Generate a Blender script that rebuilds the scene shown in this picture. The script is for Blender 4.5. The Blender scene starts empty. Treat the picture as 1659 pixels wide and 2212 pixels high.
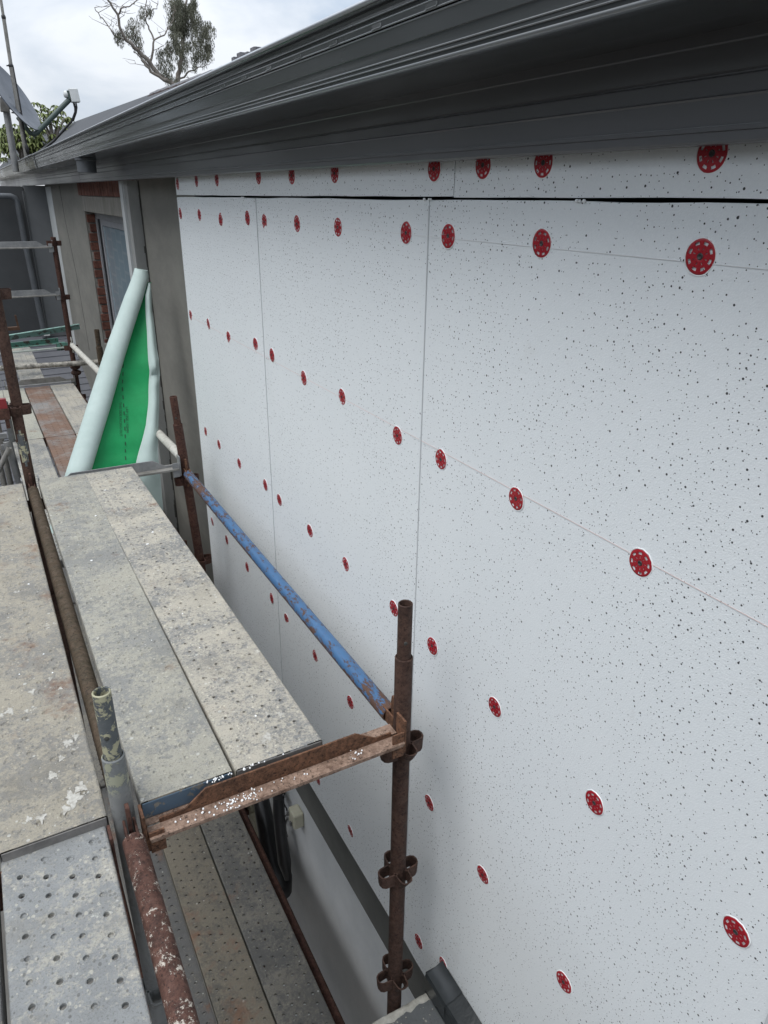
import bpy, math, random
from mathutils import Vector, Matrix, noise
rnd = random.Random(7)
S = bpy.context.scene
C = S.collection

# ---------------------------------------------------------------- camera
RM = [[0.8766122, -0.4810415, 0.0122498],
      [-0.1853454, -0.3610327, -0.9139488],
      [0.4440699, 0.7989083, -0.4056445]]
cam = bpy.data.cameras.new('camera')
cam_o = bpy.data.objects.new('camera', cam); C.objects.link(cam_o)
cam_o.matrix_world = Matrix((
    (RM[0][0], -RM[1][0], -RM[2][0], 0),
    (RM[0][1], -RM[1][1], -RM[2][1], 0),
    (RM[0][2], -RM[1][2], -RM[2][2], 0),
    (0, 0, 0, 1)))
cam.sensor_fit = 'VERTICAL'; cam.sensor_height = 24.0
cam.lens = 1538.704 / 2212 * 24.0
cam.clip_start = 0.02; cam.clip_end = 2000
S.camera = cam_o

# ---------------------------------------------------------------- world
SUN_EL, SUN_AZ = math.radians(64), math.radians(-104)   # azimuth from +Y, clockwise
w = bpy.data.worlds.new('World'); S.world = w; w.use_nodes = True
nt = w.node_tree; nt.nodes.clear()
def N(nt, t, **k):
    n = nt.nodes.new(t)
    for a, b in k.items(): setattr(n, a, b)
    return n
out = N(nt, 'ShaderNodeOutputWorld'); bg = N(nt, 'ShaderNodeBackground')
sky = N(nt, 'ShaderNodeTexSky', sky_type='NISHITA', sun_disc=False, sun_elevation=SUN_EL, sun_rotation=SUN_AZ)
sky.air_density = 1.0; sky.dust_density = 2.0; sky.ozone_density = 1.5
tc = N(nt, 'ShaderNodeTexCoord'); mp = N(nt, 'ShaderNodeMapping')
mp.inputs['Scale'].default_value = (1.0, 1.0, 2.6)
mp.inputs['Rotation'].default_value = (0.2, 0.35, 0.4)
n1 = N(nt, 'ShaderNodeTexNoise'); n1.inputs['Scale'].default_value = 3.0; n1.inputs['Detail'].default_value = 7; n1.inputs['Roughness'].default_value = .55; n1.inputs['Distortion'].default_value = .35
cr = N(nt, 'ShaderNodeValToRGB')
cr.color_ramp.elements[0].position = .36; cr.color_ramp.elements[0].color = (4.3, 5.1, 6.2, 1)
cr.color_ramp.elements[1].position = .60; cr.color_ramp.elements[1].color = (7.6, 7.9, 8.35, 1)
e = cr.color_ramp.elements.new(.48); e.color = (6.0, 6.5, 7.2, 1)
mx = N(nt, 'ShaderNodeMixRGB'); mx.inputs[0].default_value = .9
nt.links.new(tc.outputs['Generated'], mp.inputs['Vector']); nt.links.new(mp.outputs[0], n1.inputs['Vector'])
nt.links.new(n1.outputs['Fac'], cr.inputs[0]); nt.links.new(sky.outputs[0], mx.inputs[1]); nt.links.new(cr.outputs[0], mx.inputs[2])
sp_ = N(nt, 'ShaderNodeSeparateXYZ'); nt.links.new(tc.outputs['Generated'], sp_.inputs[0])
gr_ = N(nt, 'ShaderNodeMapRange'); gr_.inputs['From Min'].default_value = 0; gr_.inputs['From Max'].default_value = 1; gr_.inputs['To Min'].default_value = .72; gr_.inputs['To Max'].default_value = 1.6
nt.links.new(sp_.outputs[2], gr_.inputs[0])
ml_ = N(nt, 'ShaderNodeVectorMath', operation='SCALE'); nt.links.new(mx.outputs[0], ml_.inputs[0]); nt.links.new(gr_.outputs[0], ml_.inputs['Scale'])
nt.links.new(ml_.outputs[0], bg.inputs[0]); bg.inputs[1].default_value = .1
nt.links.new(bg.outputs[0], out.inputs[0])

sl = bpy.data.lights.new('sun', 'SUN'); sl.energy = 1.5; sl.angle = math.radians(38); sl.color = (1, .985, .96)
so = bpy.data.objects.new('sun', sl); C.objects.link(so)
d = Vector((math.sin(SUN_AZ) * math.cos(SUN_EL), math.cos(SUN_AZ) * math.cos(SUN_EL), math.sin(SUN_EL)))
so.rotation_euler = d.to_track_quat('Z', 'Y').to_euler(); so.location = (-6, -3, 8)
S.view_settings.view_transform = 'Standard'; S.view_settings.look = 'None'
S.view_settings.exposure = 0.62; S.view_settings.gamma = 1; S.view_settings.use_curve_mapping = False

# ---------------------------------------------------------------- materials
def mat(name, base=(.5, .5, .5), rough=.6, metal=0.0, spec=.5, coat=0.0):
    m = bpy.data.materials.new(name); m.use_nodes = True
    b = m.node_tree.nodes['Principled BSDF']
    b.inputs['Base Color'].default_value = (*base, 1); b.inputs['Roughness'].default_value = rough
    b.inputs['Metallic'].default_value = metal; b.inputs['Specular IOR Level'].default_value = spec
    b.inputs['Coat Weight'].default_value = coat
    return m
class G:
    """tiny node-graph helper for one material"""
    def __init__(s, m, coord='Object', scale=(1, 1, 1)):
        s.m = m; s.nt = m.node_tree; s.b = s.nt.nodes['Principled BSDF']
        t = s.nt.nodes.new('ShaderNodeTexCoord'); mp = s.nt.nodes.new('ShaderNodeMapping')
        mp.inputs['Scale'].default_value = scale
        s.nt.links.new(t.outputs[coord], mp.inputs['Vector']); s.v = mp.outputs[0]; s.t = t
    def mapv(s, scale=(1, 1, 1), loc=(0, 0, 0), rot=(0, 0, 0)):
        mp = s.nt.nodes.new('ShaderNodeMapping'); mp.inputs['Scale'].default_value = scale
        mp.inputs['Location'].default_value = loc; mp.inputs['Rotation'].default_value = rot
        s.nt.links.new(s.v, mp.inputs['Vector']); return mp.outputs[0]
    def noise(s, sc, det=4, rough=.6, v=None, dist=0, loc=None):
        n = s.nt.nodes.new('ShaderNodeTexNoise'); n.inputs['Scale'].default_value = sc
        n.inputs['Detail'].default_value = det; n.inputs['Roughness'].default_value = rough; n.inputs['Distortion'].default_value = dist
        if loc is not None: v = s.mapv(loc=loc)
        s.nt.links.new(v or s.v, n.inputs['Vector']); return n.outputs['Fac']
    def vor(s, sc, v=None, feat='F1', rand=1.0):
        n = s.nt.nodes.new('ShaderNodeTexVoronoi'); n.feature = feat; n.inputs['Scale'].default_value = sc
        n.inputs['Randomness'].default_value = rand
        s.nt.links.new(v or s.v, n.inputs['Vector']); return n
    def ramp(s, f, a, b, ca=0.0, cb=1.0):
        r = s.nt.nodes.new('ShaderNodeMapRange'); r.interpolation_type = 'SMOOTHSTEP'
        r.inputs['From Min'].default_value = a; r.inputs['From Max'].default_value = b
        r.inputs['To Min'].default_value = ca; r.inputs['To Max'].default_value = cb
        s.nt.links.new(f, r.inputs['Value']); return r.outputs[0]
    def math(s, op, a, b=None):
        n = s.nt.nodes.new('ShaderNodeMath'); n.operation = op
        for i, x in enumerate((a, b)):
            if x is None: continue
            if isinstance(x, (int, float)): n.inputs[i].default_value = x
            else: s.nt.links.new(x, n.inputs[i])
        return n.outputs[0]
    def mix(s, f, a, b):
        n = s.nt.nodes.new('ShaderNodeMixRGB')
        for i, x in enumerate((f, a, b)):
            if isinstance(x, (int, float)): n.inputs[i].default_value = x
            elif isinstance(x, tuple): n.inputs[i].default_value = (*x, 1)
            else: s.nt.links.new(x, n.inputs[i])
        return n.outputs[0]
    def col(s, c): s.nt.links.new(c, s.b.inputs['Base Color'])
    def rough(s, f): s.nt.links.new(f, s.b.inputs['Roughness'])
    def metal(s, f): s.nt.links.new(f, s.b.inputs['Metallic'])
    def bump(s, f, dist=.002, st=1.0):
        n = s.nt.nodes.new('ShaderNodeBump'); n.inputs['Distance'].default_value = dist; n.inputs['Strength'].default_value = st
        s.nt.links.new(f, n.inputs['Height'])
        prev = s.b.inputs['Normal'].links
        if prev: s.nt.links.new(prev[0].from_socket, n.inputs['Normal'])
        s.nt.links.new(n.outputs[0], s.b.inputs['Normal'])
    def sep(s):
        n = s.nt.nodes.new('ShaderNodeSeparateXYZ'); s.nt.links.new(s.v, n.inputs[0]); return n.outputs

def m_eps():
    m = mat('foam_white', (.72, .77, .80), .55, spec=.35); g = G(m)
    # cast specks: two sizes, clustered, on the board's own plane
    sx = g.nt.nodes.new('ShaderNodeSeparateXYZ'); g.nt.links.new(g.v, sx.inputs[0])
    cb = g.nt.nodes.new('ShaderNodeCombineXYZ'); g.nt.links.new(sx.outputs[1], cb.inputs[0]); g.nt.links.new(sx.outputs[2], cb.inputs[1])
    clump = g.ramp(g.noise(3.2, 4, .65), .36, .64)
    def specks(scale, r0, r1, lim, k, off):
        v = g.nt.nodes.new('ShaderNodeTexVoronoi'); v.voronoi_dimensions = '2D'; v.inputs['Scale'].default_value = scale
        mp = g.nt.nodes.new('ShaderNodeMapping'); mp.inputs['Location'].default_value = (off, off * .37, 0)
        g.nt.links.new(cb.outputs[0], mp.inputs['Vector']); g.nt.links.new(mp.outputs[0], v.inputs['Vector'])
        c_ = g.nt.nodes.new('ShaderNodeSeparateColor'); g.nt.links.new(v.outputs['Color'], c_.inputs[0])
        rad = g.math('ADD', r0, g.math('MULTIPLY', g.math('MULTIPLY', c_.outputs[0], c_.outputs[0]), r1))
        wob = g.math('MULTIPLY', g.math('SUBTRACT', g.noise(300, 2, .5), .5), r0 * .9)
        on = g.math('GREATER_THAN', g.math('ADD', c_.outputs[1], g.math('MULTIPLY', clump, k)), lim)
        return g.math('MULTIPLY', g.math('LESS_THAN', g.math('ADD', v.outputs['Distance'], wob), rad), on)
    d_ = g.math('MAXIMUM', specks(50, .050, .062, .70, .50, 0), specks(92, .060, .06, .84, .40, 3.3))
    tone = g.mix(g.noise(1.7, 5, .7), (.76, .80, .815), (.81, .84, .85))
    gb = g.vor(260); gc = g.nt.nodes.new('ShaderNodeSeparateColor'); g.nt.links.new(gb.outputs['Color'], gc.inputs[0])
    tone = g.mix(g.math('MULTIPLY', gc.outputs[0], .12), tone, (.55, .60, .63))
    chip = g.ramp(g.noise(9, 8, .85, loc=(1, 5, 2)), .735, .755)
    tone = g.mix(g.math('MULTIPLY', chip, .7), tone, (.86, .87, .87))
    hand = g.ramp(g.noise(2.6, 7, .8, loc=(8, 3, 5)), .60, .74)
    tone = g.mix(g.math('MULTIPLY', hand, .16), tone, (.50, .47, .43))
    smudge = g.ramp(g.noise(5.5, 6, .75, loc=(3, 1, 9)), .66, .80)
    tone = g.mix(g.math('MULTIPLY', smudge, .30), tone, (.52, .49, .47))
    g.col(g.mix(g.math('MULTIPLY', d_, .97), tone, (.022, .023, .026)))
    bead = g.vor(300)
    g.bump(bead.outputs['Distance'], .0008, .35)
    g.bump(g.noise(700, 3, .6), .0008, .6)
    ras = g.noise(34, 3, .6, g.mapv(scale=(1, .16, 1), rot=(.10, 0, 0)))
    g.bump(g.math('MULTIPLY', ras, g.ramp(g.noise(1.6, 3, .6, loc=(4, 4, 4)), .45, .65)), .0012, .35)
    return m
def m_gutter(name, base=(.056, .060, .062), rough=.20, coat=.45):
    m = mat(name, base, rough, spec=.45, coat=coat); g = G(m)
    m.node_tree.nodes['Principled BSDF'].inputs['Coat Roughness'].default_value = .10
    v = g.mapv(scale=(2, .12, 2))
    st = g.noise(9, 4, .6, v)
    g.col(g.mix(g.ramp(st, .45, .80, 0, .22), base, tuple(min(1, c * 1.7) for c in base)))
    g.rough(g.ramp(g.noise(3, 3, .5, g.mapv(scale=(1, .3, 1))), .35, .7, rough * .8, rough * 1.25))
    return m
def m_plank(name, cream=.5, rust=0.0, dark=.4, white=.3, zinc=(.255, .258, .252), creamc=(.42, .395, .33), seed=0, mult=1.0):
    m = mat(name, zinc, .62); g = G(m); L = (seed * 3.1, seed * 1.7, seed * .9)
    z = g.mix(g.noise(12, 8, .75, loc=L), tuple(c * .70 for c in zinc), tuple(c * 1.35 for c in zinc))
    f1 = g.math('ADD', g.math('MULTIPLY', g.noise(5, 5, .6, loc=(L[0] + 5, L[1], L[2])), .38), g.math('MULTIPLY', g.noise(30, 12, .9, loc=(L[0] + 2, L[1], L[2]), dist=.3), .62))
    fine = g.noise(95, 6, .75, loc=L)
    f1b = g.math('ADD', g.math('MULTIPLY', f1, .72), g.math('MULTIPLY', fine, .28))
    cm = g.ramp(f1b, .570 - .17 * cream, .625 - .15 * cream)
    c = g.mix(g.math('MULTIPLY', cm, .80), z, g.mix(g.noise(38, 6, .75, loc=L), tuple(q * .78 for q in creamc), tuple(q * 1.22 for q in creamc)))
    fl = g.vor(120, g.mapv(scale=(1, .8, 1), loc=L)); fc = g.nt.nodes.new('ShaderNodeSeparateColor'); g.nt.links.new(fl.outputs['Color'], fc.inputs[0])
    c = g.mix(g.math('MULTIPLY', g.math('MULTIPLY', g.math('LESS_THAN', fl.outputs['Distance'], g.math('MULTIPLY', fc.outputs[0], .5)), g.math('GREATER_THAN', fc.outputs[1], .72)), .55), c, (.12, .118, .11))
    c = g.mix(g.math('MULTIPLY', g.math('MULTIPLY', g.math('LESS_THAN', fl.outputs['Distance'], g.math('MULTIPLY', fc.outputs[0], .45)), g.math('LESS_THAN', fc.outputs[1], .20)), .5), c, tuple(min(.7, q * 1.45) for q in creamc))
    f2 = g.noise(26, 10, .82, loc=(L[0], L[1] + 7, 2))
    c = g.mix(g.math('MULTIPLY', g.ramp(f2, .585, .66), g.math('ADD', dark, .05)), c, (.14, .142, .14))
    gr = g.noise(210, 4, .7, loc=L)
    c = g.mix(g.ramp(gr, .52, .66, 0, .5 * dark + .30), c, (.105, .10, .092))
    st = g.noise(3.5, 6, .7, loc=(1, L[1], L[0] + 3))
    c = g.mix(g.ramp(st, .52, .70, 0, .45), c, tuple(q * .62 for q in creamc))
    f3 = g.noise(13, 12, .82, loc=(2, L[0], L[1] + 3))
    c = g.mix(g.ramp(f3, .655 - .07 * white, .685 - .07 * white, 0, .9), c, (.66, .65, .60))
    vv = g.vor(60, g.mapv(loc=L)); sc = g.nt.nodes.new('ShaderNodeSeparateColor'); g.nt.links.new(vv.outputs['Color'], sc.inputs[0])
    drop = g.math('MULTIPLY', g.math('LESS_THAN', vv.outputs['Distance'], g.math('MULTIPLY', sc.outputs[0], .30)), g.math('GREATER_THAN', sc.outputs[1], 1 - .15 * white - .02))
    c = g.mix(g.math('MULTIPLY', drop, .6), c, (.60, .60, .56))
    if rust > 0:
        f4 = g.noise(3.2, 8, .75, loc=(L[2], 4, L[0]))
        rr = g.math('MULTIPLY', g.ramp(f4, .62 - .28 * rust, .74 - .2 * rust), .85)
        c = g.mix(rr, c, g.mix(g.noise(30, 5, .7), (.115, .062, .042), (.27, .15, .09)))
    g.col(c)
    g.metal(g.math('MULTIPLY', g.math('SUBTRACT', 1.0, cm), .35))
    g.rough(g.ramp(f1b, .3, .7, .45, .85))
    g.bump(f1b, .006, 1.0); g.bump(fine, .0022, 1.0)
    return m
def m_rust(name, a=(.036, .021, .017), b=(.078, .045, .034), orange=.2, pale=0.0, seed=0):
    m = mat(name, a, .85, spec=.25); g = G(m); L = (seed, seed * 2.3, seed * .7)
    c = g.mix(g.ramp(g.math('ADD', g.math('MULTIPLY', g.noise(14, 9, .85, loc=L), .5), g.math('MULTIPLY', g.noise(70, 6, .8, loc=L), .5)), .36, .64), tuple(q * .8 for q in a), tuple(q * 1.25 for q in b))
    c = g.mix(g.ramp(g.noise(13, 8, .8, loc=(L[0] + 2, 1, 1)), .58, .72, 0, orange), c, (.24, .10, .045))
    c = g.mix(g.ramp(g.noise(120, 4, .7, loc=L), .56, .64, 0, .8), c, (.02, .013, .011))
    if pale > 0:
        c = g.mix(g.ramp(g.noise(24, 8, .85, loc=(7, L[0], 3)), .70 - .15 * pale, .72 - .14 * pale, 0, .9), c, (.5, .46, .40))
    g.col(c); g.bump(g.noise(120, 5, .75), .0012, .9); g.rough(g.ramp(g.noise(40, 4, .6), .3, .7, .6, .95))
    return m
def m_flake(name, paint, under, amt=.5, sc=26, seed=0, rough=.45, metal=0):
    m = mat(name, paint, rough); g = G(m); L = (seed, seed * 1.3, seed * 2.1)
    f = g.noise(sc, 8, .72, loc=L, dist=.3)
    k = g.ramp(f, .5 + (.5 - amt) * .3 - .015, .5 + (.5 - amt) * .3 + .015)
    p = g.mix(g.noise(9, 5, .6), tuple(c * .8 for c in paint), tuple(min(1, c * 1.15) for c in paint))
    u = g.mix(g.noise(60, 5, .7), tuple(c * .65 for c in under), tuple(c * 1.4 for c in under))
    c = g.mix(k, p, u)
    c = g.mix(g.ramp(g.noise(70, 4, .8, loc=(9, 2, 1)), .70, .75, 0, .8), c, (.45, .43, .38))
    g.col(c); g.rough(g.mix(k, (rough,) * 3, (.85,) * 3)); g.bump(g.math('SUBTRACT', 1.0, k), .0008, .8); g.bump(g.noise(150, 4, .7), .0006, .5)
    return m
def m_noisy(name, a, b, sc=8, rough=.8, bump=.002, bsc=60, stretch=(1, 1, 1), detail=6, metal=0, spec=.4):
    m = mat(name, a, rough, metal, spec); g = G(m)
    g.col(g.mix(g.ramp(g.noise(sc, detail, .7, g.mapv(scale=stretch)), .3, .7), a, b))
    if bump: g.bump(g.noise(bsc, 5, .7, g.mapv(scale=stretch)), bump, .7)
    return m

M = {}
M['eps'] = m_eps()
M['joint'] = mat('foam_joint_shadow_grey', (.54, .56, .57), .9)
M['eps_edge'] = mat('foam_cut_edge', (.78, .80, .80), .7)
M['red'] = mat('washer_red_plastic', (.34, .010, .020), .42)
M['screw'] = mat('screw_steel', (.07, .07, .07), .5, .6)
M['gutter'] = m_gutter('gutter_steel')
M['gutter_hi'] = m_gutter('gutter_bead_highlight', (.16, .17, .175), .16, .8)  # paler than the gutter: edge highlights are put into the bead colour
M['gutter_old'] = m_gutter('gutter_steel_stained', (.11, .105, .075), .32, .3)
M['fascia'] = m_gutter('fascia_steel', (.125, .128, .135), .36, .3)
M['lip'] = mat('rolled_lip_pale_highlight', (.52, .54, .56), .32, .6)  # pale metal: the sky-lit brightness of the rolled edge is in its colour
M['roof'] = m_noisy('roof_dark', (.040, .043, .048), (.052, .055, .060), 3, .7, .002, 30)
M['cap'] = m_noisy('ridge_mortar', (.12, .12, .13), (.19, .19, .20), 14, .9, .006, 40)
M['capside'] = m_noisy('ridge_tile_side', (.065, .045, .042), (.11, .08, .075), 30, .9, .006, 60)
M['render'] = m_noisy('cement_render', (.155, .152, .136), (.21, .205, .182), 3.2, .92, .002, 45, (1, .4, 1), 7)
M['render_dark'] = m_noisy('cement_render_dark', (.105, .108, .100), (.135, .137, .127), 3.5, .9, .002, 60)
M['white_wall'] = m_noisy('painted_wall', (.46, .48, .49), (.56, .575, .58), 2.2, .75, .0015, 30)
M['lintel'] = m_noisy('concrete_lintel', (.18, .172, .15), (.28, .268, .24), 11, .95, .006, 70, (1, 1, .3))
M['brick'] = m_noisy('red_brick', (.085, .036, .028), (.20, .085, .060), 16, .92, .006, 60)
M['mortar'] = m_noisy('mortar', (.20, .19, .17), (.34, .32, .29), 15, .95, .01, 50)
M['trim'] = m_noisy('trim_board', (.24, .245, .24), (.31, .315, .305), 5, .8, .002, 40, (1, 1, .3))
M['trim_pale'] = m_noisy('corner_strip', (.42, .44, .44), (.5, .52, .52), 6, .8, .001, 40)
M['wing'] = m_noisy('wing_cladding', (.058, .061, .064), (.072, .075, .078), 2, .6, .001, 30)
M['wing_light'] = m_noisy('wing_panel', (.13, .137, .142), (.155, .162, .168), 2, .55, .001, 30)
M['pipe_grey'] = m_noisy('downpipe_paint', (.085, .093, .102), (.11, .118, .128), 6, .45, 0)
M['alu'] = m_noisy('window_frame_grey', (.34, .35, .37), (.40, .41, .43), 8, .4, 0, metal=.3)
M['alu_dark'] = mat('window_track', (.03, .032, .036), .45, .3)
def m_glass():
    m = mat('window_glass', (.14, .20, .24), .08, spec=.6); g = G(m)
    br = g.nt.nodes.new('ShaderNodeTexBrick'); g.nt.links.new(g.mapv(rot=(0, math.radians(90), 0)), br.inputs[0])
    br.inputs['Scale'].default_value = 1.0; br.inputs['Brick Width'].default_value = .16; br.inputs['Row Height'].default_value = .24
    br.inputs['Mortar Size'].default_value = .02; br.inputs['Mortar Smooth'].default_value = .8
    br.inputs['Color1'].default_value = (.13, .19, .22, 1); br.inputs['Color2'].default_value = (.16, .22, .25, 1); br.inputs['Mortar'].default_value = (.28, .33, .34, 1)
    g.col(g.mix(g.ramp(br.outputs['Fac'], 0, 1, 0, .35), g.mix(g.noise(3, 4, .6), (.20, .28, .33), (.27, .34, .38)), (.36, .42, .44)))
    return m
M['glass'] = m_glass()
M['curtain'] = mat('curtain_lace', (.4, .46, .46), .9)
M['rust'] = m_rust('rusty_tube')
M['rust2'] = m_rust('rusty_tube_red', (.046, .022, .018), (.092, .046, .034), .2, 0, 4)
M['rust_splat'] = m_rust('rusty_tube_splattered', (.046, .023, .018), (.098, .050, .038), .2, .90, 9)
M['rust_orange'] = m_rust('rusty_transom', (.050, .028, .019), (.17, .085, .050), .6, .1, 2)
M['rust_pale'] = m_rust('transom_flange_dusty', (.13, .080, .058), (.27, .19, .145), .4, .35, 5)
M['olive_tube'] = m_rust('brown_olive_tube', (.042, .035, .020), (.078, .055, .038), .08, .35, 6)
M['blue'] = m_flake('blue_paint_rusting', (.055, .16, .36), (.085, .048, .034), .47, 42, 3, .42)
def m_blue():
    m = mat('blue_paint_rusting', (.05, .17, .40), .45); g = G(m)
    sx = g.nt.nodes.new('ShaderNodeSeparateXYZ'); g.nt.links.new(g.v, sx.inputs[0])
    gm = g.nt.nodes.new('ShaderNodeNewGeometry'); sn = g.nt.nodes.new('ShaderNodeSeparateXYZ'); g.nt.links.new(gm.outputs['Normal'], sn.inputs[0])
    gp = g.nt.nodes.new('ShaderNodeSeparateXYZ'); g.nt.links.new(gm.outputs['Position'], gp.inputs[0])
    near = g.math('ADD', g.ramp(gp.outputs[1], 1.62, 1.42, 0, .05), g.ramp(gp.outputs[1], 2.75, 3.3, 0, .05))
    under = g.ramp(sn.outputs[2], .5, -.5, 0, .16)
    f = g.noise(60, 10, .80, g.mapv(scale=(1, .35, 1)), .2)
    lon = g.noise(4, 4, .6, g.mapv(scale=(1, 1, 1), loc=(3, 0, 0)))
    q = g.math('ADD', g.math('ADD', f, g.math('MULTIPLY', lon, .26)), g.math('ADD', near, under))
    k = g.ramp(q, .665, .69)
    blue = g.mix(g.noise(7, 6, .7), (.036, .10, .215), (.06, .15, .29))
    blue = g.mix(g.ramp(g.noise(90, 5, .75, g.mapv(scale=(1, .2, 1))), .62, .70, 0, .6), blue, (.20, .30, .42))
    rust = g.mix(g.noise(60, 5, .7), (.045, .026, .02), (.14, .075, .05))
    c = g.mix(k, blue, rust)
    c = g.mix(g.ramp(g.noise(44, 5, .8, loc=(9, 2, 1)), .735, .75, 0, .9), c, (.5, .48, .44))
    g.col(c); g.rough(g.mix(k, (.42,) * 3, (.85,) * 3)); g.bump(g.math('SUBTRACT', 1.0, k), .0008, .8); return m
M['blue'] = m_blue()
M['cream_post'] = m_flake('cream_paint_peeling', (.40, .385, .26), (.09, .10, .105), .60, 26, 1, .5)
def m_creamlow():
    m = m_flake('cream_paint_over_zinc', (.33, .335, .25), (.17, .18, .18), .42, 22, 11, .5); g = G(m)
    old = g.b.inputs['Base Color'].links[0].from_socket
    sx = g.nt.nodes.new('ShaderNodeSeparateXYZ'); gm = g.nt.nodes.new('ShaderNodeNewGeometry'); g.nt.links.new(gm.outputs['Position'], sx.inputs[0])
    h = g.math('ADD', sx.outputs[2], g.math('MULTIPLY', g.math('SUBTRACT', g.noise(16, 5, .6), .5), .16))
    g.col(g.mix(g.ramp(h, -1.215, -1.18), g.mix(g.noise(18, 6, .7), (.155, .16, .16), (.24, .245, .24)), old)); return m
M['cream_low'] = m_creamlow()
M['galv_post'] = m_noisy('galvanised_tube', (.16, .17, .17), (.24, .25, .25), 14, .5, .001, 80, metal=.4)
M['galv'] = m_noisy('galvanised_steel', (.22, .225, .23), (.34, .34, .335), 10, .55, .001, 80, metal=.35)
M['galv_dirty'] = m_noisy('galvanised_steel_dirty', (.17, .165, .15), (.30, .29, .27), 16, .65, .002, 90, metal=.25)
M['mortar_tube'] = m_noisy('mortar_crusted_tube', (.10, .095, .085), (.50, .47, .41), 24, .85, .006, 70)
M['pale_tube'] = m_noisy('pale_crusted_tube', (.36, .35, .31), (.56, .55, .50), 26, .85, .004, 60)
M['green_steel'] = m_flake('green_paint', (.10, .23, .185), (.07, .055, .045), .38, 20, 5, .5)
M['green_pale'] = m_flake('green_paint_pale', (.22, .37, .33), (.12, .13, .12), .36, 14, 8, .55)
M['pale_bar'] = m_noisy('pale_grey_bar', (.36, .40, .36), (.5, .54, .5), 12, .6, .001, 60)
M['blue_cap'] = m_flake('blue_grey_cap', (.075, .115, .16), (.18, .17, .15), .3, 30, 2, .5)
M['grey_cap'] = m_noisy('grey_cap', (.13, .125, .12), (.22, .21, .20), 20, .6, .002, 80, metal=.2)
M['red_paint'] = mat('red_painted_steel', (.22, .015, .02), .5)
M['wrap_pale'] = m_noisy('membrane_pale', (.40, .495, .47), (.46, .555, .53), 5, .65, .0006, 300)
M['wrap_green'] = m_noisy('membrane_green', (.0, .255, .075), (.003, .31, .095), 7, .55, .0006, 240)
M['print'] = mat('membrane_print', (.008, .07, .03), .7)
M['ledge'] = m_plank('porch_roof_sheet', .15, 0, .35, .25, (.14, .15, .155), seed=12)
M['ledge_rim'] = m_noisy('mortar_rim', (.33, .32, .28), (.5, .48, .43), 30, .95, .006, 70)
M['black_film'] = m_noisy('black_flashing', (.018, .021, .023), (.028, .032, .034), 8, .38, .004, 22)
M['black'] = mat('black_plastic', (.012, .012, .013), .35)
M['cable'] = mat('cable_black', (.015, .015, .016), .5)
M['cable_grey'] = mat('cable_grey', (.10, .10, .10), .5)
M['cream_box'] = m_noisy('cream_plastic', (.36, .35, .27), (.44, .42, .33), 9, .5, 0)
M['dish'] = m_noisy('dish_grey_paint', (.085, .10, .12), (.15, .165, .19), 5, .5, .0006, 60, (1, 1, .4))
M['dish_arm'] = mat('dish_arm_green', (.05, .075, .068), .5)
M['lnb'] = m_noisy('converter_plastic', (.55, .57, .56), (.68, .69, .68), 9, .5, 0)
M['bark'] = m_noisy('gum_bark', (.13, .11, .095), (.25, .225, .20), 3, .95, .01, 10)
M['leaf_gum'] = m_noisy('gum_leaves', (.085, .090, .062), (.15, .15, .11), 1.3, .7, 0)
M['leaf_bright'] = m_noisy('bright_leaves', (.085, .12, .030), (.19, .22, .075), 2.5, .6, 0)
M['leaf_dark'] = m_noisy('dark_leaves', (.03, .045, .022), (.05, .07, .035), 2, .7, 0)
M['concrete'] = m_noisy('concrete_ground', (.14, .135, .125), (.22, .215, .20), 1.1, .95, .01, 8)
M['tile'] = m_noisy('lower_roof_tile', (.10, .105, .12), (.13, .135, .15), 3, .65, .002, 40)
M['gap'] = mat('wall_in_gap', (.05, .05, .045), .95)
M['ink'] = mat('marking_line', (.70, .50, .46), .9)
M['pencil'] = mat('pencil_line', (.72, .715, .71), .9)
M['splash'] = m_noisy('plaster_splash', (.30, .285, .25), (.50, .49, .45), 90, .9, .002, 200)
M['bead'] = mat('foam_beads', (.85, .86, .86), .6)
M['inside'] = mat('tube_inside', (.10, .08, .06), .9)
M['brown_wood'] = m_noisy('brown_board', (.07, .035, .022), (.12, .07, .045), 9, .8, .002, 60)

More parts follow.
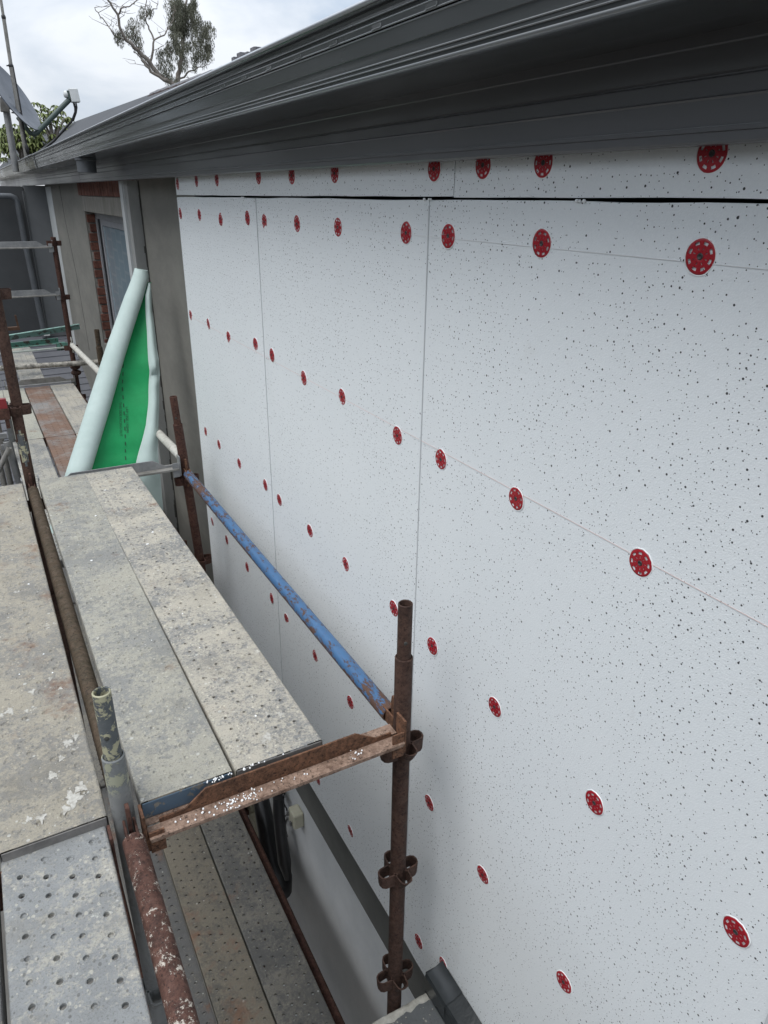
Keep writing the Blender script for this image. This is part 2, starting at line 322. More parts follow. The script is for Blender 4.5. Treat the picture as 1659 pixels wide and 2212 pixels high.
# ---------------------------------------------------------------- mesh helper
ORG = {}
class MB:
    def __init__(s): s.v = []; s.f = []; s.mi = []; s.cur = 0
    def add(s, vs, fs):
        o = len(s.v); s.v += [tuple(p) for p in vs]
        for f in fs: s.f.append(tuple(o + i for i in f)); s.mi.append(s.cur)
    def box(s, x0, x1, y0, y1, z0, z1):
        s.add([(x0, y0, z0), (x1, y0, z0), (x1, y1, z0), (x0, y1, z0), (x0, y0, z1), (x1, y0, z1), (x1, y1, z1), (x0, y1, z1)],
              [(3, 2, 1, 0), (4, 5, 6, 7), (0, 1, 5, 4), (1, 2, 6, 5), (2, 3, 7, 6), (3, 0, 4, 7)])
    def obox(s, c, ax, ay, az, h):
        c = Vector(c); ax, ay, az = [Vector(a).normalized() for a in (ax, ay, az)]
        vs = [c + ax * sx * h[0] + ay * sy * h[1] + az * sz * h[2] for sz in (-1, 1) for sx, sy in ((-1, -1), (1, -1), (1, 1), (-1, 1))]
        s.add(vs, [(3, 2, 1, 0), (4, 5, 6, 7), (0, 1, 5, 4), (1, 2, 6, 5), (2, 3, 7, 6), (3, 0, 4, 7)])
    def bar(s, p0, p1, up, w, t):
        p0, p1 = Vector(p0), Vector(p1); a = (p1 - p0); n = Vector(up).normalized(); sd = a.cross(n).normalized(); n = sd.cross(a).normalized()
        s.obox((p0 + p1) / 2, a, sd, n, (a.length / 2, w / 2, t / 2))
    def rings(s, rings, close=True, cap0=False, cap1=False):
        o = len(s.v); n = len(rings[0])
        for r in rings: s.v += [tuple(p) for p in r]
        m = n if close else n - 1
        for i in range(len(rings) - 1):
            for j in range(m):
                k = (j + 1) % n
                s.f.append((o + i * n + j, o + i * n + k, o + (i + 1) * n + k, o + (i + 1) * n + j)); s.mi.append(s.cur)
        if cap0: s.f.append(tuple(o + j for j in reversed(range(n)))); s.mi.append(s.cur)
        if cap1: s.f.append(tuple(o + (len(rings) - 1) * n + j for j in range(n))); s.mi.append(s.cur)
    def sweep(s, pts, rad, n=10, cap=True, squash=None):
        pts = [Vector(p) for p in pts]
        if not hasattr(rad, '__len__'): rad = [rad] * len(pts)
        rs = []; ref = None
        for i, p in enumerate(pts):
            t = (pts[min(i + 1, len(pts) - 1)] - pts[max(i - 1, 0)]).normalized()
            if ref is None: ref = Vector((0, 0, 1)) if abs(t.z) < .9 else Vector((1, 0, 0))
            u = (ref - t * ref.dot(t)).normalized(); ref = u; v = t.cross(u)
            rs.append([p + (u * math.cos(2 * math.pi * k / n) + v * math.sin(2 * math.pi * k / n)) * rad[i] for k in range(n)])
        s.rings(rs, True, cap, cap)
    def pipe(s, p0, p1, r, n=20, ri=None, lip=0.0):
        """hollow tube, open mouths"""
        p0, p1 = Vector(p0), Vector(p1); a = (p1 - p0).normalized()
        ref = Vector((0, 0, 1)) if abs(a.z) < .9 else Vector((1, 0, 0)); u = (ref - a * ref.dot(a)).normalized(); v = a.cross(u)
        ri = ri or r - .0035
        def ring(p, q): return [p + (u * math.cos(2 * math.pi * k / n) + v * math.sin(2 * math.pi * k / n)) * q for k in range(n)]
        b = min(.003, r * .12)
        s.rings([ring(p0 + a * .06, ri), ring(p0 + a * b, ri), ring(p0, r - b), ring(p0 + a * b, r), ring(p1 - a * b, r), ring(p1, r - b), ring(p1 - a * b, ri), ring(p1 - a * .08, ri)], True, True, True)
    def extrude_y(s, prof, y0, y1, close=False, ys=None):
        ys = ys or [y0, y1]
        s.rings([[(p[0], y, p[1]) for p in prof] for y in ys], close, close, close)
    def sheet(s, prof, y0, y1, th=.0016, ys=None):
        """thin bent sheet: open profile in x,z run along y with thickness"""
        P = [Vector((p[0], p[1])) for p in prof]; nn = []
        for i in range(len(P)):
            t = (P[min(i + 1, len(P) - 1)] - P[max(i - 1, 0)]).normalized(); nn.append(Vector((-t.y, t.x)))
        back = [(p + n * th) for p, n in zip(P, nn)]
        loop = [tuple(p) for p in P] + [tuple(b) for b in reversed(back)]
        s.extrude_y(loop, y0, y1, True, ys)
    def sphere(s, c, r, n=8, m=6, sc=(1, 1, 1)):
        c = Vector(c); rs = []
        for i in range(m + 1):
            th = math.pi * i / m; rr = max(math.sin(th), .02)
            rs.append([c + Vector((rr * math.cos(2 * math.pi * k / n) * r * sc[0], rr * math.sin(2 * math.pi * k / n) * r * sc[1], -math.cos(th) * r * sc[2])) for k in range(n)])
        s.rings(rs, True, True, True)
    def quad(s, a, b, c, d): s.add([a, b, c, d], [(0, 1, 2, 3)])
    def mesh(s, name, mats, smooth=True, ang=35, org=(0, 0, 0)):
        me = bpy.data.meshes.new(name)
        ox, oy, oz = org
        me.from_pydata([(a - ox, b - oy, c - oz) for a, b, c in s.v], [], s.f)
        for m in (mats if isinstance(mats, (list, tuple)) else [mats]): me.materials.append(m)
        me.polygons.foreach_set('material_index', s.mi)
        me.update()
        if smooth:
            me.shade_smooth(); me.set_sharp_from_angle(angle=math.radians(ang))
        return me
def tag(o, label=None, cat=None, group=None, kind=None):
    if label: o['label'] = label
    if cat: o['category'] = cat
    if group: o['group'] = group
    if kind: o['kind'] = kind
    return o
def thing(name, loc, label, cat, group=None):
    o = bpy.data.objects.new(name, None); C.objects.link(o); o.location = loc; o.empty_display_size = .1
    ORG[o.name] = tuple(loc); return tag(o, label, cat, group)
def put(name, mb, mats, parent=None, smooth=True, ang=35, bevel=0, label=None, kind=None, loc=None):
    org = ORG[parent.name] if parent else (loc or (0, 0, 0))
    me = mb.mesh(name, mats, smooth, ang, org)
    o = bpy.data.objects.new(name, me); C.objects.link(o)
    if parent: o.parent = parent
    elif loc: o.location = loc
    ORG[o.name] = org
    if bevel:
        b = o.modifiers.new('bevel', 'BEVEL'); b.width = bevel; b.segments = 2; b.limit_method = 'ANGLE'; b.angle_limit = math.radians(40)
    return tag(o, label, None, None, kind)
def inst(name, me, parent, loc=(0, 0, 0), rot=(0, 0, 0)):
    o = bpy.data.objects.new(name, me); C.objects.link(o); o.parent = parent
    g = ORG[parent.name]; o.location = (loc[0] - g[0], loc[1] - g[1], loc[2] - g[2]); o.rotation_euler = rot
    ORG[o.name] = tuple(loc); return o

# ================================================================ SETTING
b = MB(); b.box(-300, 300, -300, 300, -5.75, -5.6)
tag(put('ground', b, M['concrete'], smooth=False), kind='structure')

# ================================================================ HOUSE
XW = 1.066          # plane of the rendered wall;  foam face at x = .97
house = thing('house', (2.4, 4.0, -5.6), 'house under renovation with grey rendered wall, white foam cladding and dark metal eave', 'house')
b = MB()
b.box(XW, XW + .22, 3.0, 5.36, -2.6, .30)           # render beside the foam
b.box(XW, XW + .22, 8.0, 11.4, -2.6, .30)           # far render panel
b.box(XW + .002, XW + .22, 5.36, 8.0, .10, .30)
b.box(XW + .001, XW + .22, 5.36, 8.0, -2.6, -1.44)
b.box(XW + .006, XW + .22, -3, 3.0, -2.6, .30)
put('wall', b, M['render'], house, smooth=False)
b = MB(); b.box(XW + .0005, XW + .22, -3, 11.4, -3.09, -2.603)
put('wall_band', b, M['render_dark'], house, smooth=False, label='dark grey unpainted render band below the foam boards')
b = MB(); b.box(XW, XW + .22, -3, 11.4, -5.6, -3.093)
put('lower_wall', b, M['white_wall'], house, smooth=False, label='white painted lower wall')
# hairline control joint in far panel
b = MB()
pz = [.06, -.3, -.62, -.9, -1.3, -1.75]; py = [9.75, 9.70, 9.55, 9.42, 9.36, 9.30]
for i in range(5): b.bar((XW - .001, py[i], pz[i]), (XW - .001, py[i + 1], pz[i + 1]), (1, 0, 0), .010, .003)
put('crack', b, M['gap'], house, smooth=False)
b = MB(); b.box(XW - .004, XW + .1, 10.70, 11.40, -2.3, .055); put('corner_strip', b, M['trim_pale'], house, smooth=False)
# lintel, brick band, jamb bricks
b = MB(); b.box(XW - .006, XW + .1, 5.45, 8.12, -.172, -.037); put('lintel', b, M['lintel'], house, smooth=False, bevel=.006)
b = MB(); b.box(XW + .004, XW + .12, 5.45, 8.22, -.035, .10)
put('mortar_bed', b, M['mortar'], house, smooth=False)
y = 5.47; k = 0
while y < 8.15:
    b = MB(); b.box(XW - .004 - rnd.random() * .004, XW + .1, y, y + .105, -.032, .085); put('brick', b, M['brick'], house, smooth=False, bevel=.004); y += .115
b = MB(); b.box(XW + .012, XW + .2, 8.0 - .004, 8.1, -1.45, -.173); put('jamb_mortar', b, M['mortar'], house, smooth=False)
z = -.20; k = 0
while z > -1.42:
    h = .073; z1 = z - h
    off = rnd.uniform(-.006, .006)
    b = MB(); b.box(XW + .010 + (.018 if k % 3 == 1 else 0), XW + .14, 7.985 - .006 + off, 8.08, z1, z)
    put('brick', b, M['brick'], house, smooth=False, bevel=.006)
    z = z1 - .013; k += 1
# window, set back in the reveal
win = put('window', (lambda m: (m.box(XW + .085, XW + .13, 7.93, 7.985, -1.42, -.185), m.box(XW + .085, XW + .13, 5.6, 7.985, -.235, -.18),
                                m.box(XW + .085, XW + .13, 5.6, 7.985, -1.44, -1.40), m.box(XW + .095, XW + .12, 6.3, 6.36, -1.40, -.235), m)[-1])(MB()), M['alu'], house, smooth=False, bevel=.003)
b = MB()
for i, yy in enumerate((7.90, 7.86, 7.82)): b.box(XW + .098 + .004 * i, XW + .135, yy - .012, yy + .012, -1.40, -.236)
put('window_track', b, M['alu_dark'], win, smooth=False)
b = MB(); b.box(XW + .100, XW + .125, 6.36, 7.80, -.29, -.237); b.box(XW + .100, XW + .125, 7.74, 7.80, -1.40, -.29); b.box(XW + .100, XW + .125, 6.37, 6.43, -1.40, -.29)
put('sash', b, M['alu'], win, smooth=False, bevel=.002)
b = MB(); b.box(XW + .113, XW + .118, 6.43, 7.74, -1.40, -.29); put('pane', b, M['glass'], win, smooth=False)
b = MB(); b.box(XW + .113, XW + .118, 5.6, 6.30, -1.40, -.236); put('pane', b, M['glass'], win, smooth=False)
# trim column between window and render
b = MB(); b.box(.990, XW + .1, 5.30, 5.52, -2.6, .072); put('trim_board', b, M['trim'], house, smooth=False, bevel=.002, label='pale grey boxed trim column beside the window')
b = MB(); b.box(.974, .990, 5.40, 5.50, -2.6, .070); put('trim_strip', b, M['trim_pale'], house, smooth=False)
b = MB()
zz = .07; px = XW
while zz > -2.5:
    st = rnd.uniform(.03, .12); ww = rnd.uniform(.003, .009) * (2 if rnd.random() < .2 else 1)
    b.box(XW - ww * 1.2, XW + .002, 5.285, 5.299, zz - st, zz); zz -= st
put('sealant_edge', b, M['gap'], house, smooth=False, label='ragged black seam between trim and render')

# ---- foam boards
BE = [(-.9, .347), (.353, 1.549), (1.5520, 2.7585), (2.7625, 3.945)]
def topz(y): return -.0035 - (y - .68) * .0045
boards = []
for i, (a, c) in enumerate(BE):
    b = MB(); xo = (0, .0008, .0, .0002)[i]
    ny = 14; r = .004
    # slightly ragged upper edge
    ysl = [a + (c - a) * k / ny for k in range(ny + 1)]
    tops = [topz(y) + rnd.uniform(-.0015, .0015) - (.012 if (k == 0 and i == 1) else 0) for k, y in enumerate(ysl)]
    rings = []
    for y, tz in zip(ysl, tops):
        e = 0.0
        if y == ysl[0] or y == ysl[-1]: e = .003
        rings.append([(.97 + xo + e, y, -2.601), (.97 + xo + e, y, tz - .002), (.972 + xo + e, y, tz), (XW - .001, y, tz), (XW - .001, y, -2.601)])
    b.rings(rings, True, True, True)
    boards.append(put('insulation_board', b, M['eps'], house, smooth=False))
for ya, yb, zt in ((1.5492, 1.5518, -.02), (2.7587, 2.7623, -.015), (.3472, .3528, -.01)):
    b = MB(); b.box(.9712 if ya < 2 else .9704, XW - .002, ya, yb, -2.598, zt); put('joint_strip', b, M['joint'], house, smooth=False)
TS = [(-.9, 1.449), (1.4525, 3.945)]
tops_b = []
for i, (a, c) in enumerate(TS):
    b = MB(); ny = 20; rings = []
    for k in range(ny + 1):
        y = a + (c - a) * k / ny
        zb = .0025 - (y - .68) * .0036 + rnd.uniform(-.0012, .0012)
        e = .003 if k in (0, ny) else 0
        rings.append([(.9705 + e, y, .16), (.9705 + e, y, zb), (XW - .001, y, zb), (XW - .001, y, .16)])
    b.rings(rings, True, True, True)
    tops_b.append(put('insulation_board', b, M['eps'], house, smooth=False))
b = MB(); b.box(XW - .0035, XW - .0015, -.9, 3.94, -.05, .05); put('gap_backing', b, M['gap'], house, smooth=False)
b = MB()
for y in (1.05, 2.9, 1.55):   # torn foam crumbs on the gap
    for _ in range(5): b.sphere((.969 + rnd.uniform(-.003, .002), y + rnd.uniform(-.02, .02), topz(y) + .001), rnd.uniform(.002, .004), 6, 4)
put('foam_crumbs', b, M['eps_edge'], house, kind='stuff')
# ---- plastic fixing washers with slots and screw
def washer_mesh():
    b = MB(); n = 48
    R = [.0050, .0056, .0094, .0130, .0172, .0216, .0252, .0266]
    X = [-.0008, -.0012, -.0010, -.0009, -.0009, -.0009, -.0009, .0004]
    rings = [[(X[i], R[i] * math.cos(2 * math.pi * k / n), R[i] * math.sin(2 * math.pi * k / n)) for k in range(n)] for i in range(len(R))]
    for ring in rings: b.v += ring
    for i in range(len(R) - 1):
        for k in range(n):
            ph = k % 6; sec = k // 6
            if i == 4 and ph in (1, 2, 3): continue            # outer slots
            if i == 2 and ph in (2,): continue                 # inner holes
            k2 = (k + 1) % n
            b.f.append((i * n + k, (i + 1) * n + k, (i + 1) * n + k2, i * n + k2)); b.mi.append(0)
    b.cur = 1
    b.rings([[(-.0013, .0052 * math.cos(2 * math.pi * k / 12), .0052 * math.sin(2 * math.pi * k / 12)) for k in range(12)],
             [(-.0022, .0040 * math.cos(2 * math.pi * k / 12), .0040 * math.sin(2 * math.pi * k / 12)) for k in range(12)],
             [(-.0006, .0022 * math.cos(2 * math.pi * k / 12), .0022 * math.sin(2 * math.pi * k / 12)) for k in range(12)]], True, False, True)
    b.cur = 2   # bruised foam ring
    rs = []
    for q, x in ((.0262, -.0002), (.0276, -.0005), (.0284, .0010)):
        rs.append([(x, q * math.cos(2 * math.pi * k / 24) * (1 + .03 * math.sin(5 * k)), q * math.sin(2 * math.pi * k / 24) * (1 + .03 * math.cos(3 * k)) - .0012) for k in range(24)])
    b.rings(rs)
    return b.mesh('fixing_washer', [M['red'], M['screw'], M['eps_edge']], True, 50)
WM = washer_mesh()
rows = [
 [(3.888, -.093), (3.541, -.092), (3.211, -.099), (2.860, -.084), (2.675, -.092), (2.362, -.088), (2.048, -.086), (1.649, -.084), (1.459, -.082), (1.134, -.080), (.770, -.078)],
 [(3.878, -.590), (3.549, -.587), (3.226, -.599), (2.857, -.567), (2.665, -.576), (2.350, -.600), (2.033, -.594), (1.671, -.620), (1.447, -.620), (1.139, -.614), (.780, -.607)],
 [(3.795, -1.204), (3.543, -1.207), (3.207, -1.204), (2.840, -1.187), (2.665, -1.193), (2.338, -1.201), (2.022, -1.199), (1.672, -1.191), (1.445, -1.193), (1.145, -1.197), (.787, -1.198), (.440, -1.185)],
 [(3.830, -1.772), (3.550, -1.769), (3.204, -1.776), (2.843, -1.772), (2.653, -1.783), (2.326, -1.780), (1.991, -1.786), (1.700, -1.784), (1.421, -1.780), (1.128, -1.789), (.785, -1.797), (.36, -1.80)],
 [(3.80, -2.47), (3.5, -2.47), (3.2, -2.475), (2.84, -2.475), (2.65, -2.478), (2.341, -2.478), (2.002, -2.474), (1.444, -2.473), (1.285, -2.395)],
]
for r in rows:
    for y, z in r:
        bd = [boards[i] for i, (a, c) in enumerate(BE) if a <= y <= c] or [boards[1]]
        inst('fixing_washer', WM, bd[0], (.9697 + rnd.uniform(-.0006, .0008), y, z), (rnd.uniform(0, 6.28), rnd.uniform(-.05, .05), rnd.uniform(-.04, .04)))
for y, z in [(3.894, .046), (3.543, .057), (3.227, .059), (2.713, .063), (2.394, .061), (2.065, .062), (1.531, .062), (1.342, .065), (1.152, .064), (.782, .066)]:
    inst('fixing_washer', WM, tops_b[0] if y < 1.45 else tops_b[1], (.9701, y, z - .004), (rnd.uniform(0, 6.28), 0, 0))
# pencil lines through the rows
for bi, (a, c) in enumerate(BE):
    for ri, r in enumerate(rows[:2]):
        m = sum(z for _, z in r) / len(r); b = MB()
        y0, y1 = max(a + .004, -.2), min(c - .004, 3.9)
        if y1 > y0: b.box(.9694, .9698, y0, y1, m - .00035, m + .00035)
        put('marking_line', b, M['ink'] if ri == 1 else M['pencil'], boards[bi], smooth=False)

# ---- fascia and gutter
b = MB()
prof = [(.967, .0735), (.931, .073), (.930, .0745), (.930, .0862), (.9265, .0878), (.9265, .0900), (.930, .0915), (.930, .1255), (.9285, .1275), (.9315, .130), (.9315, .151), (.9345, .1525), (.9345, .1565), (.9310, .158), (.9310, .190), (.9285, .192), (.9285, .205), (.9285, .30)]
b.sheet(prof, -1.6, 6.95, .002)
fa = put('fascia', b, M['fascia'], house, ang=20)
for xx, zz, rr_ in ((.9290, .0880, .0017), (.9290, .0925, .0017), (.9295, .1285, .0014), (.9310, .1500, .0014), (.9300, .1915, .0016)):
    b = MB(); b.sweep([(xx, -1.6, zz), (xx, 6.95, zz)], rr_, 10); put('highlight_bead', b, M['gutter_hi'], fa, ang=80)  # thin paler tubes added to draw the fascia's edge highlights
b = MB(); b.sheet(prof, 6.96, 20, .002); put('fascia', b, M['fascia'], house, ang=20)
GP = [(.9285, .2065), (.765, .2058), (.754, .2066), (.7475, .2085), (.7445, .2120), (.7435, .2185), (.7412, .2200), (.7412, .2255), (.7392, .2270), (.7392, .2355), (.7378, .2440), (.7358, .2452), (.7345, .2730), (.7365, .2740), (.7362, .2762), (.7325, .2775), (.7312, .2790), (.7306, .2885), (.7330, .2905),
      (.7342, .2935), (.7335, .2970), (.7300, .2985), (.7300, .3035), (.7330, .3055), (.7322, .3110), (.7275, .3128), (.7235, .3140), (.7195, .3165), (.7180, .3200), (.7190, .3235), (.7225, .3262), (.7275, .3268), (.7315, .3250), (.7330, .3210)]
GI = [(.7345, .3130), (.7365, .30), (.7405, .24), (.7465, .2135), (.757, .2092), (.925, .2092)]
gut = thing('gutter', (.83, 3.0, .26), 'glossy dark grey metal roof gutter running along the eave above the foam wall', 'gutter')
gut.parent = house; gut.location = (.83 - 2.4, -1.0, 5.86)
for kk in ('label', 'category'): del gut[kk]
b = MB(); b.extrude_y(GP + GI, -1.6, 8.42, True)
# replace by a mesh object part
bpy.data.objects.remove(gut)
gut = put('gutter', b, M['gutter'], house, ang=24)
b = MB()
for k in range(36):
    yc = 1.553 + .187 * k - .187 * 4
    if yc > 6.9: break
    L_ = .018; zt, zb = .2872, .2800
    # sunken slot; the paler lower lip has its highlight painted in
    b.cur = 1; b.box(.7302, .7330, yc - L_, yc + L_, zb, zt)
    b.cur = 0
    b.obox((.7296, yc, zb - .0004), (0, 1, 0), (1, 0, 0), (0, 0, 1), (L_ * .95, .0011, .0007))
    b.obox((.7296, yc - L_, (zb + zt) / 2 - .001), (0, 0, 1), (1, 0, 0), (0, 1, 0), (.0025, .0011, .0009))
    if k < 12 or k % 1 == 0:
        put('overflow_slot', b, [M['gutter_hi'], M['gutter']], gut, smooth=False)
    b = MB()
b = MB(); GO = [(x - .004, z - (.003 if z < .25 else -.002)) for x, z in GP]
b.extrude_y([(x - .003, z + (.002 if z > .25 else -.003)) for x, z in GP + GI], 8.46, 20, True)
put('gutter', b, M['gutter_old'], house, ang=24, label='older bronze-grey stained length of gutter past the joint')
for xx, zz, rr_ in ((.7478, .2108, .0042), (.7425, .2195, .0016), (.7402, .2265, .0016), (.7348, .2735, .0018), (.7314, .2780, .0016), (.7312, .2895, .0016), (.7300, .2990, .0014)):
    b = MB(); b.sweep([(xx, -1.6, zz), (xx, 8.40, zz)], rr_, 10); put('highlight_bead', b, M['gutter_hi'], gut, ang=80)  # paler tubes added to draw highlight lines along the gutter's edges
b = MB(); b.sweep([(.7178, -1.6, .3215), (.7178, 8.40, .3215)], .0050, 10); put('gutter_lip_highlight', b, M['lip'], gut, ang=60)  # pale tube over the roll paints its bright top-edge highlight
b = MB(); b.sweep([(.715, 8.46, .3240), (.715, 20, .3240)], .0050, 10); put('gutter_lip_highlight', b, M['lip'], gut, ang=60)
b = MB(); b.extrude_y([(x - .006 if x < .8 else x, z + (.003 if z > .25 else -.005)) for x, z in GP + GI], 8.38, 8.47, True)
put('gutter_joint', b, M['gutter'], house, ang=24)
b = MB()
b.rings([[(.795 + .062 * math.cos(a) * q, 5.56 + .062 * math.sin(a) * q, z) for a in [2 * math.pi * k / 20 for k in range(20)]] for q, z in ((1.12, .204), (1.1, .19), (1, .186), (.98, .118), (.9, .118), (.9, .2))], True)
put('gutter_outlet', b, M['pipe_grey'], house, ang=30)

# ---- roof behind the gutter
b = MB()
rz = lambda y: 1.12 + (y - 9.5) * .0152
rx = lambda y: 2.4 - (y - 9.5) * .0215
ysr = [6.6, 8, 9.5, 12, 15.5, 20, 26]
b.rings([[(.935, y, .300), (.935, y, .318), (rx(y), y, rz(y)), (4.2, y, .30)] for y in ysr], True, False, True)
b.add([(rx(6.6), 6.6, rz(6.6)), (.935, 5.15, .318), (4.2, 5.15, .318), (.935, 6.6, .318), (4.2, 6.6, .30), (.935, 5.15, .30)], [(0, 1, 2), (0, 3, 1), (0, 2, 4)])
b.box(.935, 4.2, -1.6, 5.15, .300, .318)
roof = put('roof', b, M['roof'], house, smooth=False, label='dark grey roof slope rising to a ridge behind the gutter')
for k in range(11):
    y0 = 6.56 + k * .335; y1 = y0 + .345
    b = MB(); yc = (y0 + y1) / 2; n = 9
    rs = []
    for y, q in ((y0, 1.0), (y0 + .02, 1.03), (y0 + .05, 1.0), (y1, .97)):
        x0, z0 = rx(y), rz(y)
        rs.append([(x0 + .085 * q * math.cos(math.pi * (1 - j / (n - 1))), y, z0 - .050 + .060 * q * math.sin(math.pi * j / (n - 1)) + rnd.uniform(-.002, .002)) for j in range(n)])
    b.cur = 0; b.rings(rs, True, True, True)
    b.cur = 1; b.box(rx(yc) - .098, rx(yc) - .05, y0 + .01, y1, rz(yc) - .125, rz(yc) - .040)
    b.cur = 0
    if k == 0: b.box(rx(y0) - .09, rx(y0) + .02, y0 - .02, y0 + .06, rz(y0) - .06, rz(y0) + .03)
    if k in (0, 1): b.obox((rx(y0) - .03, y0 + .12, rz(y0) + .022), (0, 1, 0), (1, 0, 0), (0, 0, 1), (.05, .04, .022)); b.obox((rx(y0) - .04, y0 + .27, rz(y0) + .012), (0, 1, 0), (1, 0, 0), (0, 0, 1), (.035, .035, .018))
    put('ridge_cap', b, [M['cap'], M['capside']], roof, ang=50)

# ================================================================ WING at the far end
wing = thing('house_wing', (0, 11.6, -5.6), 'dark grey clad wing wall across the far end behind the scaffold', 'wall')
b = MB(); b.box(-3.5, .79, 11.4, 11.6, -5.6, .056); put('wall', b, M['wing'], wing, smooth=False)
b = MB(); b.box(.80, 1.12, 11.36, 11.6, -1.9, .068); put('wall_panel', b, M['wing_light'], wing, smooth=False)
b = MB(); b.box(.775, .785, 11.355, 11.4, -1.9, 0); b.box(.792, .799, 11.35, 11.4, -1.9, 0); put('cover_strip', b, M['wing_light'], wing, smooth=False)
b = MB(); b.sweep([(.30, 11.30, -.060), (.63, 11.30, -.065), (.672, 11.30, -.085), (.690, 11.30, -.13), (.692, 11.30, -.6), (.728, 11.30, -1.76), (.73, 11.30, -1.9)], .036, 14)
put('downpipe', b, M['pipe_grey'], wing, ang=60)
b = MB(); b.box(.72, .80, 11.25, 11.33, -1.87, -1.80); put('pipe_shoe', b, M['lnb'], wing, smooth=False)

# lower tiled roof below the wing
lr = thing('lower_roof', (.2, 10.5, -2.4), 'low grey tiled roof seen under the far scaffold boards', 'roof')
n = 22
for k in range(n):
    y0 = 11.34 - k * .17; z0 = -1.90 - k * .045
    b = MB(); b.obox((-.2, y0 - .085, z0 - .02), (1, .10, .0), (0, -1, -.20), (0, .12, 1), (2.2, .10, .012))
    put('tile_course', b, M['tile'], lr, smooth=False)

# ================================================================ SCAFFOLD FRAME
sc = thing('scaffold', (.44, 2.5, -5.6), 'rusty tubular steel scaffold frame standing along the foam wall', 'scaffold')
def pressing(b, cx, cy, z, dirs=((1, 0), (-1, 0), (0, 1), (0, -1)), r=.024, out=.036, h=.044):
    th = .0045
    for dx, dy in dirs:
        d = Vector((dx, dy)); s_ = Vector((-dy, dx)); n = 9
        vee = dy < 0                                  # the loops facing the bay narrow downwards
        def path(k):
            o_ = out * k
            return [d * o + s_ * t for t, o in ((.0185, .012), (.0175, .024 + o_ * .3), (.0155, .024 + o_ * .8), (.0105, .024 + o_), (0, .024 + o_ + .0025), (-.0105, .024 + o_), (-.0155, .024 + o_ * .8), (-.0175, .024 + o_ * .3), (-.0185, .012))]
        def off(P_):
            q = []
            for i, p in enumerate(P_):
                t = (P_[min(i + 1, n - 1)] - P_[max(i - 1, 0)]).normalized(); nn = Vector((t.y, -t.x))
                if nn.dot(p - d * .03) < 0: nn = -nn
                q.append(p + nn * th)
            return q
        T_, B_ = path(1), path(.30 if vee else .92); TO, BO = off(T_), off(B_)
        b.rings([[(cx + B_[i].x, cy + B_[i].y, z - h / 2), (cx + BO[i].x, cy + BO[i].y, z - h / 2), (cx + TO[i].x, cy + TO[i].y, z + h / 2), (cx + T_[i].x, cy + T_[i].y, z + h / 2)] for i in range(n)], True, True, True)
def standard(x, y, ztop, zbot, levels, m, spigot=None, mspig=None, lean=(0, 0), label=None, mpress=None, zspan=None):
    f = lambda z: (x + lean[0] * (ztop - z), y + lean[1] * (ztop - z), z)
    zs = ztop - (spigot or 0)
    b = MB(); b.pipe(f(zbot), f(zs), .02415, 24, .0205)
    o = put('standard', b, m, sc, label=label)
    if spigot:
        b = MB(); zc = zs - .05
        b.pipe(f(zc), f(ztop), .0190, 24, .0150)
        b.cur = 1; q = f(ztop - .11); b.sphere((q[0] - .006, q[1] - .0172, q[2]), .0062, 10, 6, (1, .4, 1))
        put('spigot', b, [mspig or m, M['gap']], o)
    for z in levels:
        b = MB(); q = f(z); pressing(b, q[0], q[1], z)
        b.rings([[(q[0] + .0262 * math.cos(a), q[1] + .0262 * math.sin(a), zz) for a in [2 * math.pi * k / 20 for k in range(20)]] for zz in (z - .017, z + .017)])
        put('coupler_loop', b, mpress or m, o, ang=30)
    return o
LV = [-1.405, -1.900, -2.390, -2.885, -3.38, -3.875, -4.37]
standard(.805, 1.33, -.940, -5.6, LV, M['rust'], .162, label='rusty near standard by the foam wall with open spigot on top')
standard(.073, 1.33, -.947, -5.6, LV[1:], M['cream_low'], .170, M['cream_post'], label='grey near standard with flaking cream paint')
standard(.778, 3.625, -.946, -5.6, LV, M['rust2'], .145, lean=(.052, 0), label='rusty far standard by the render corner')
standard(.067, 3.62, .35, -.905, [-.41], M['rust'])
standard(.058, 3.62, -.905, -5.6, [-.925, -1.405, -1.9], M['rust'], label='dark rusty standard with a patch of cream paint at left')
standard(.755, 5.95, -.967, -5.6, [-1.88], M['olive_tube'], .13)
standard(.722, 7.75, -.39, -5.6, [-.445, -.935, -1.42, -1.92], M['rust2'])
standard(.03, 5.95, -1.45, -5.6, [-1.88], M['galv_post'])
b = MB(); b.sweep([(.0335, 3.613, -1.03), (.034, 3.60, -1.035), (.0345, 3.60, -1.15), (.036, 3.613, -1.158)], [.001, .006, .006, .001], 6)
pt = MB()
for k in range(9):
    for j in range(5):
        a = -math.pi * .5 + (j - 2) * .42 - .35; a2 = a + .42
        wz = math.sin(math.pi * (k + .5) / 9)
        if abs(j - 2) > 2.4 * wz: continue
        z0 = -1.015 - k * .02; z1 = z0 - .02
        pt.quad((.058 + .0246 * math.cos(a), 3.62 + .0246 * math.sin(a), z1), (.058 + .0246 * math.cos(a2), 3.62 + .0246 * math.sin(a2), z1), (.058 + .0246 * math.cos(a2), 3.62 + .0246 * math.sin(a2), z0), (.058 + .0246 * math.cos(a), 3.62 + .0246 * math.sin(a), z0))
put('paint_patch', pt, M['cream_post'], sc, smooth=False)

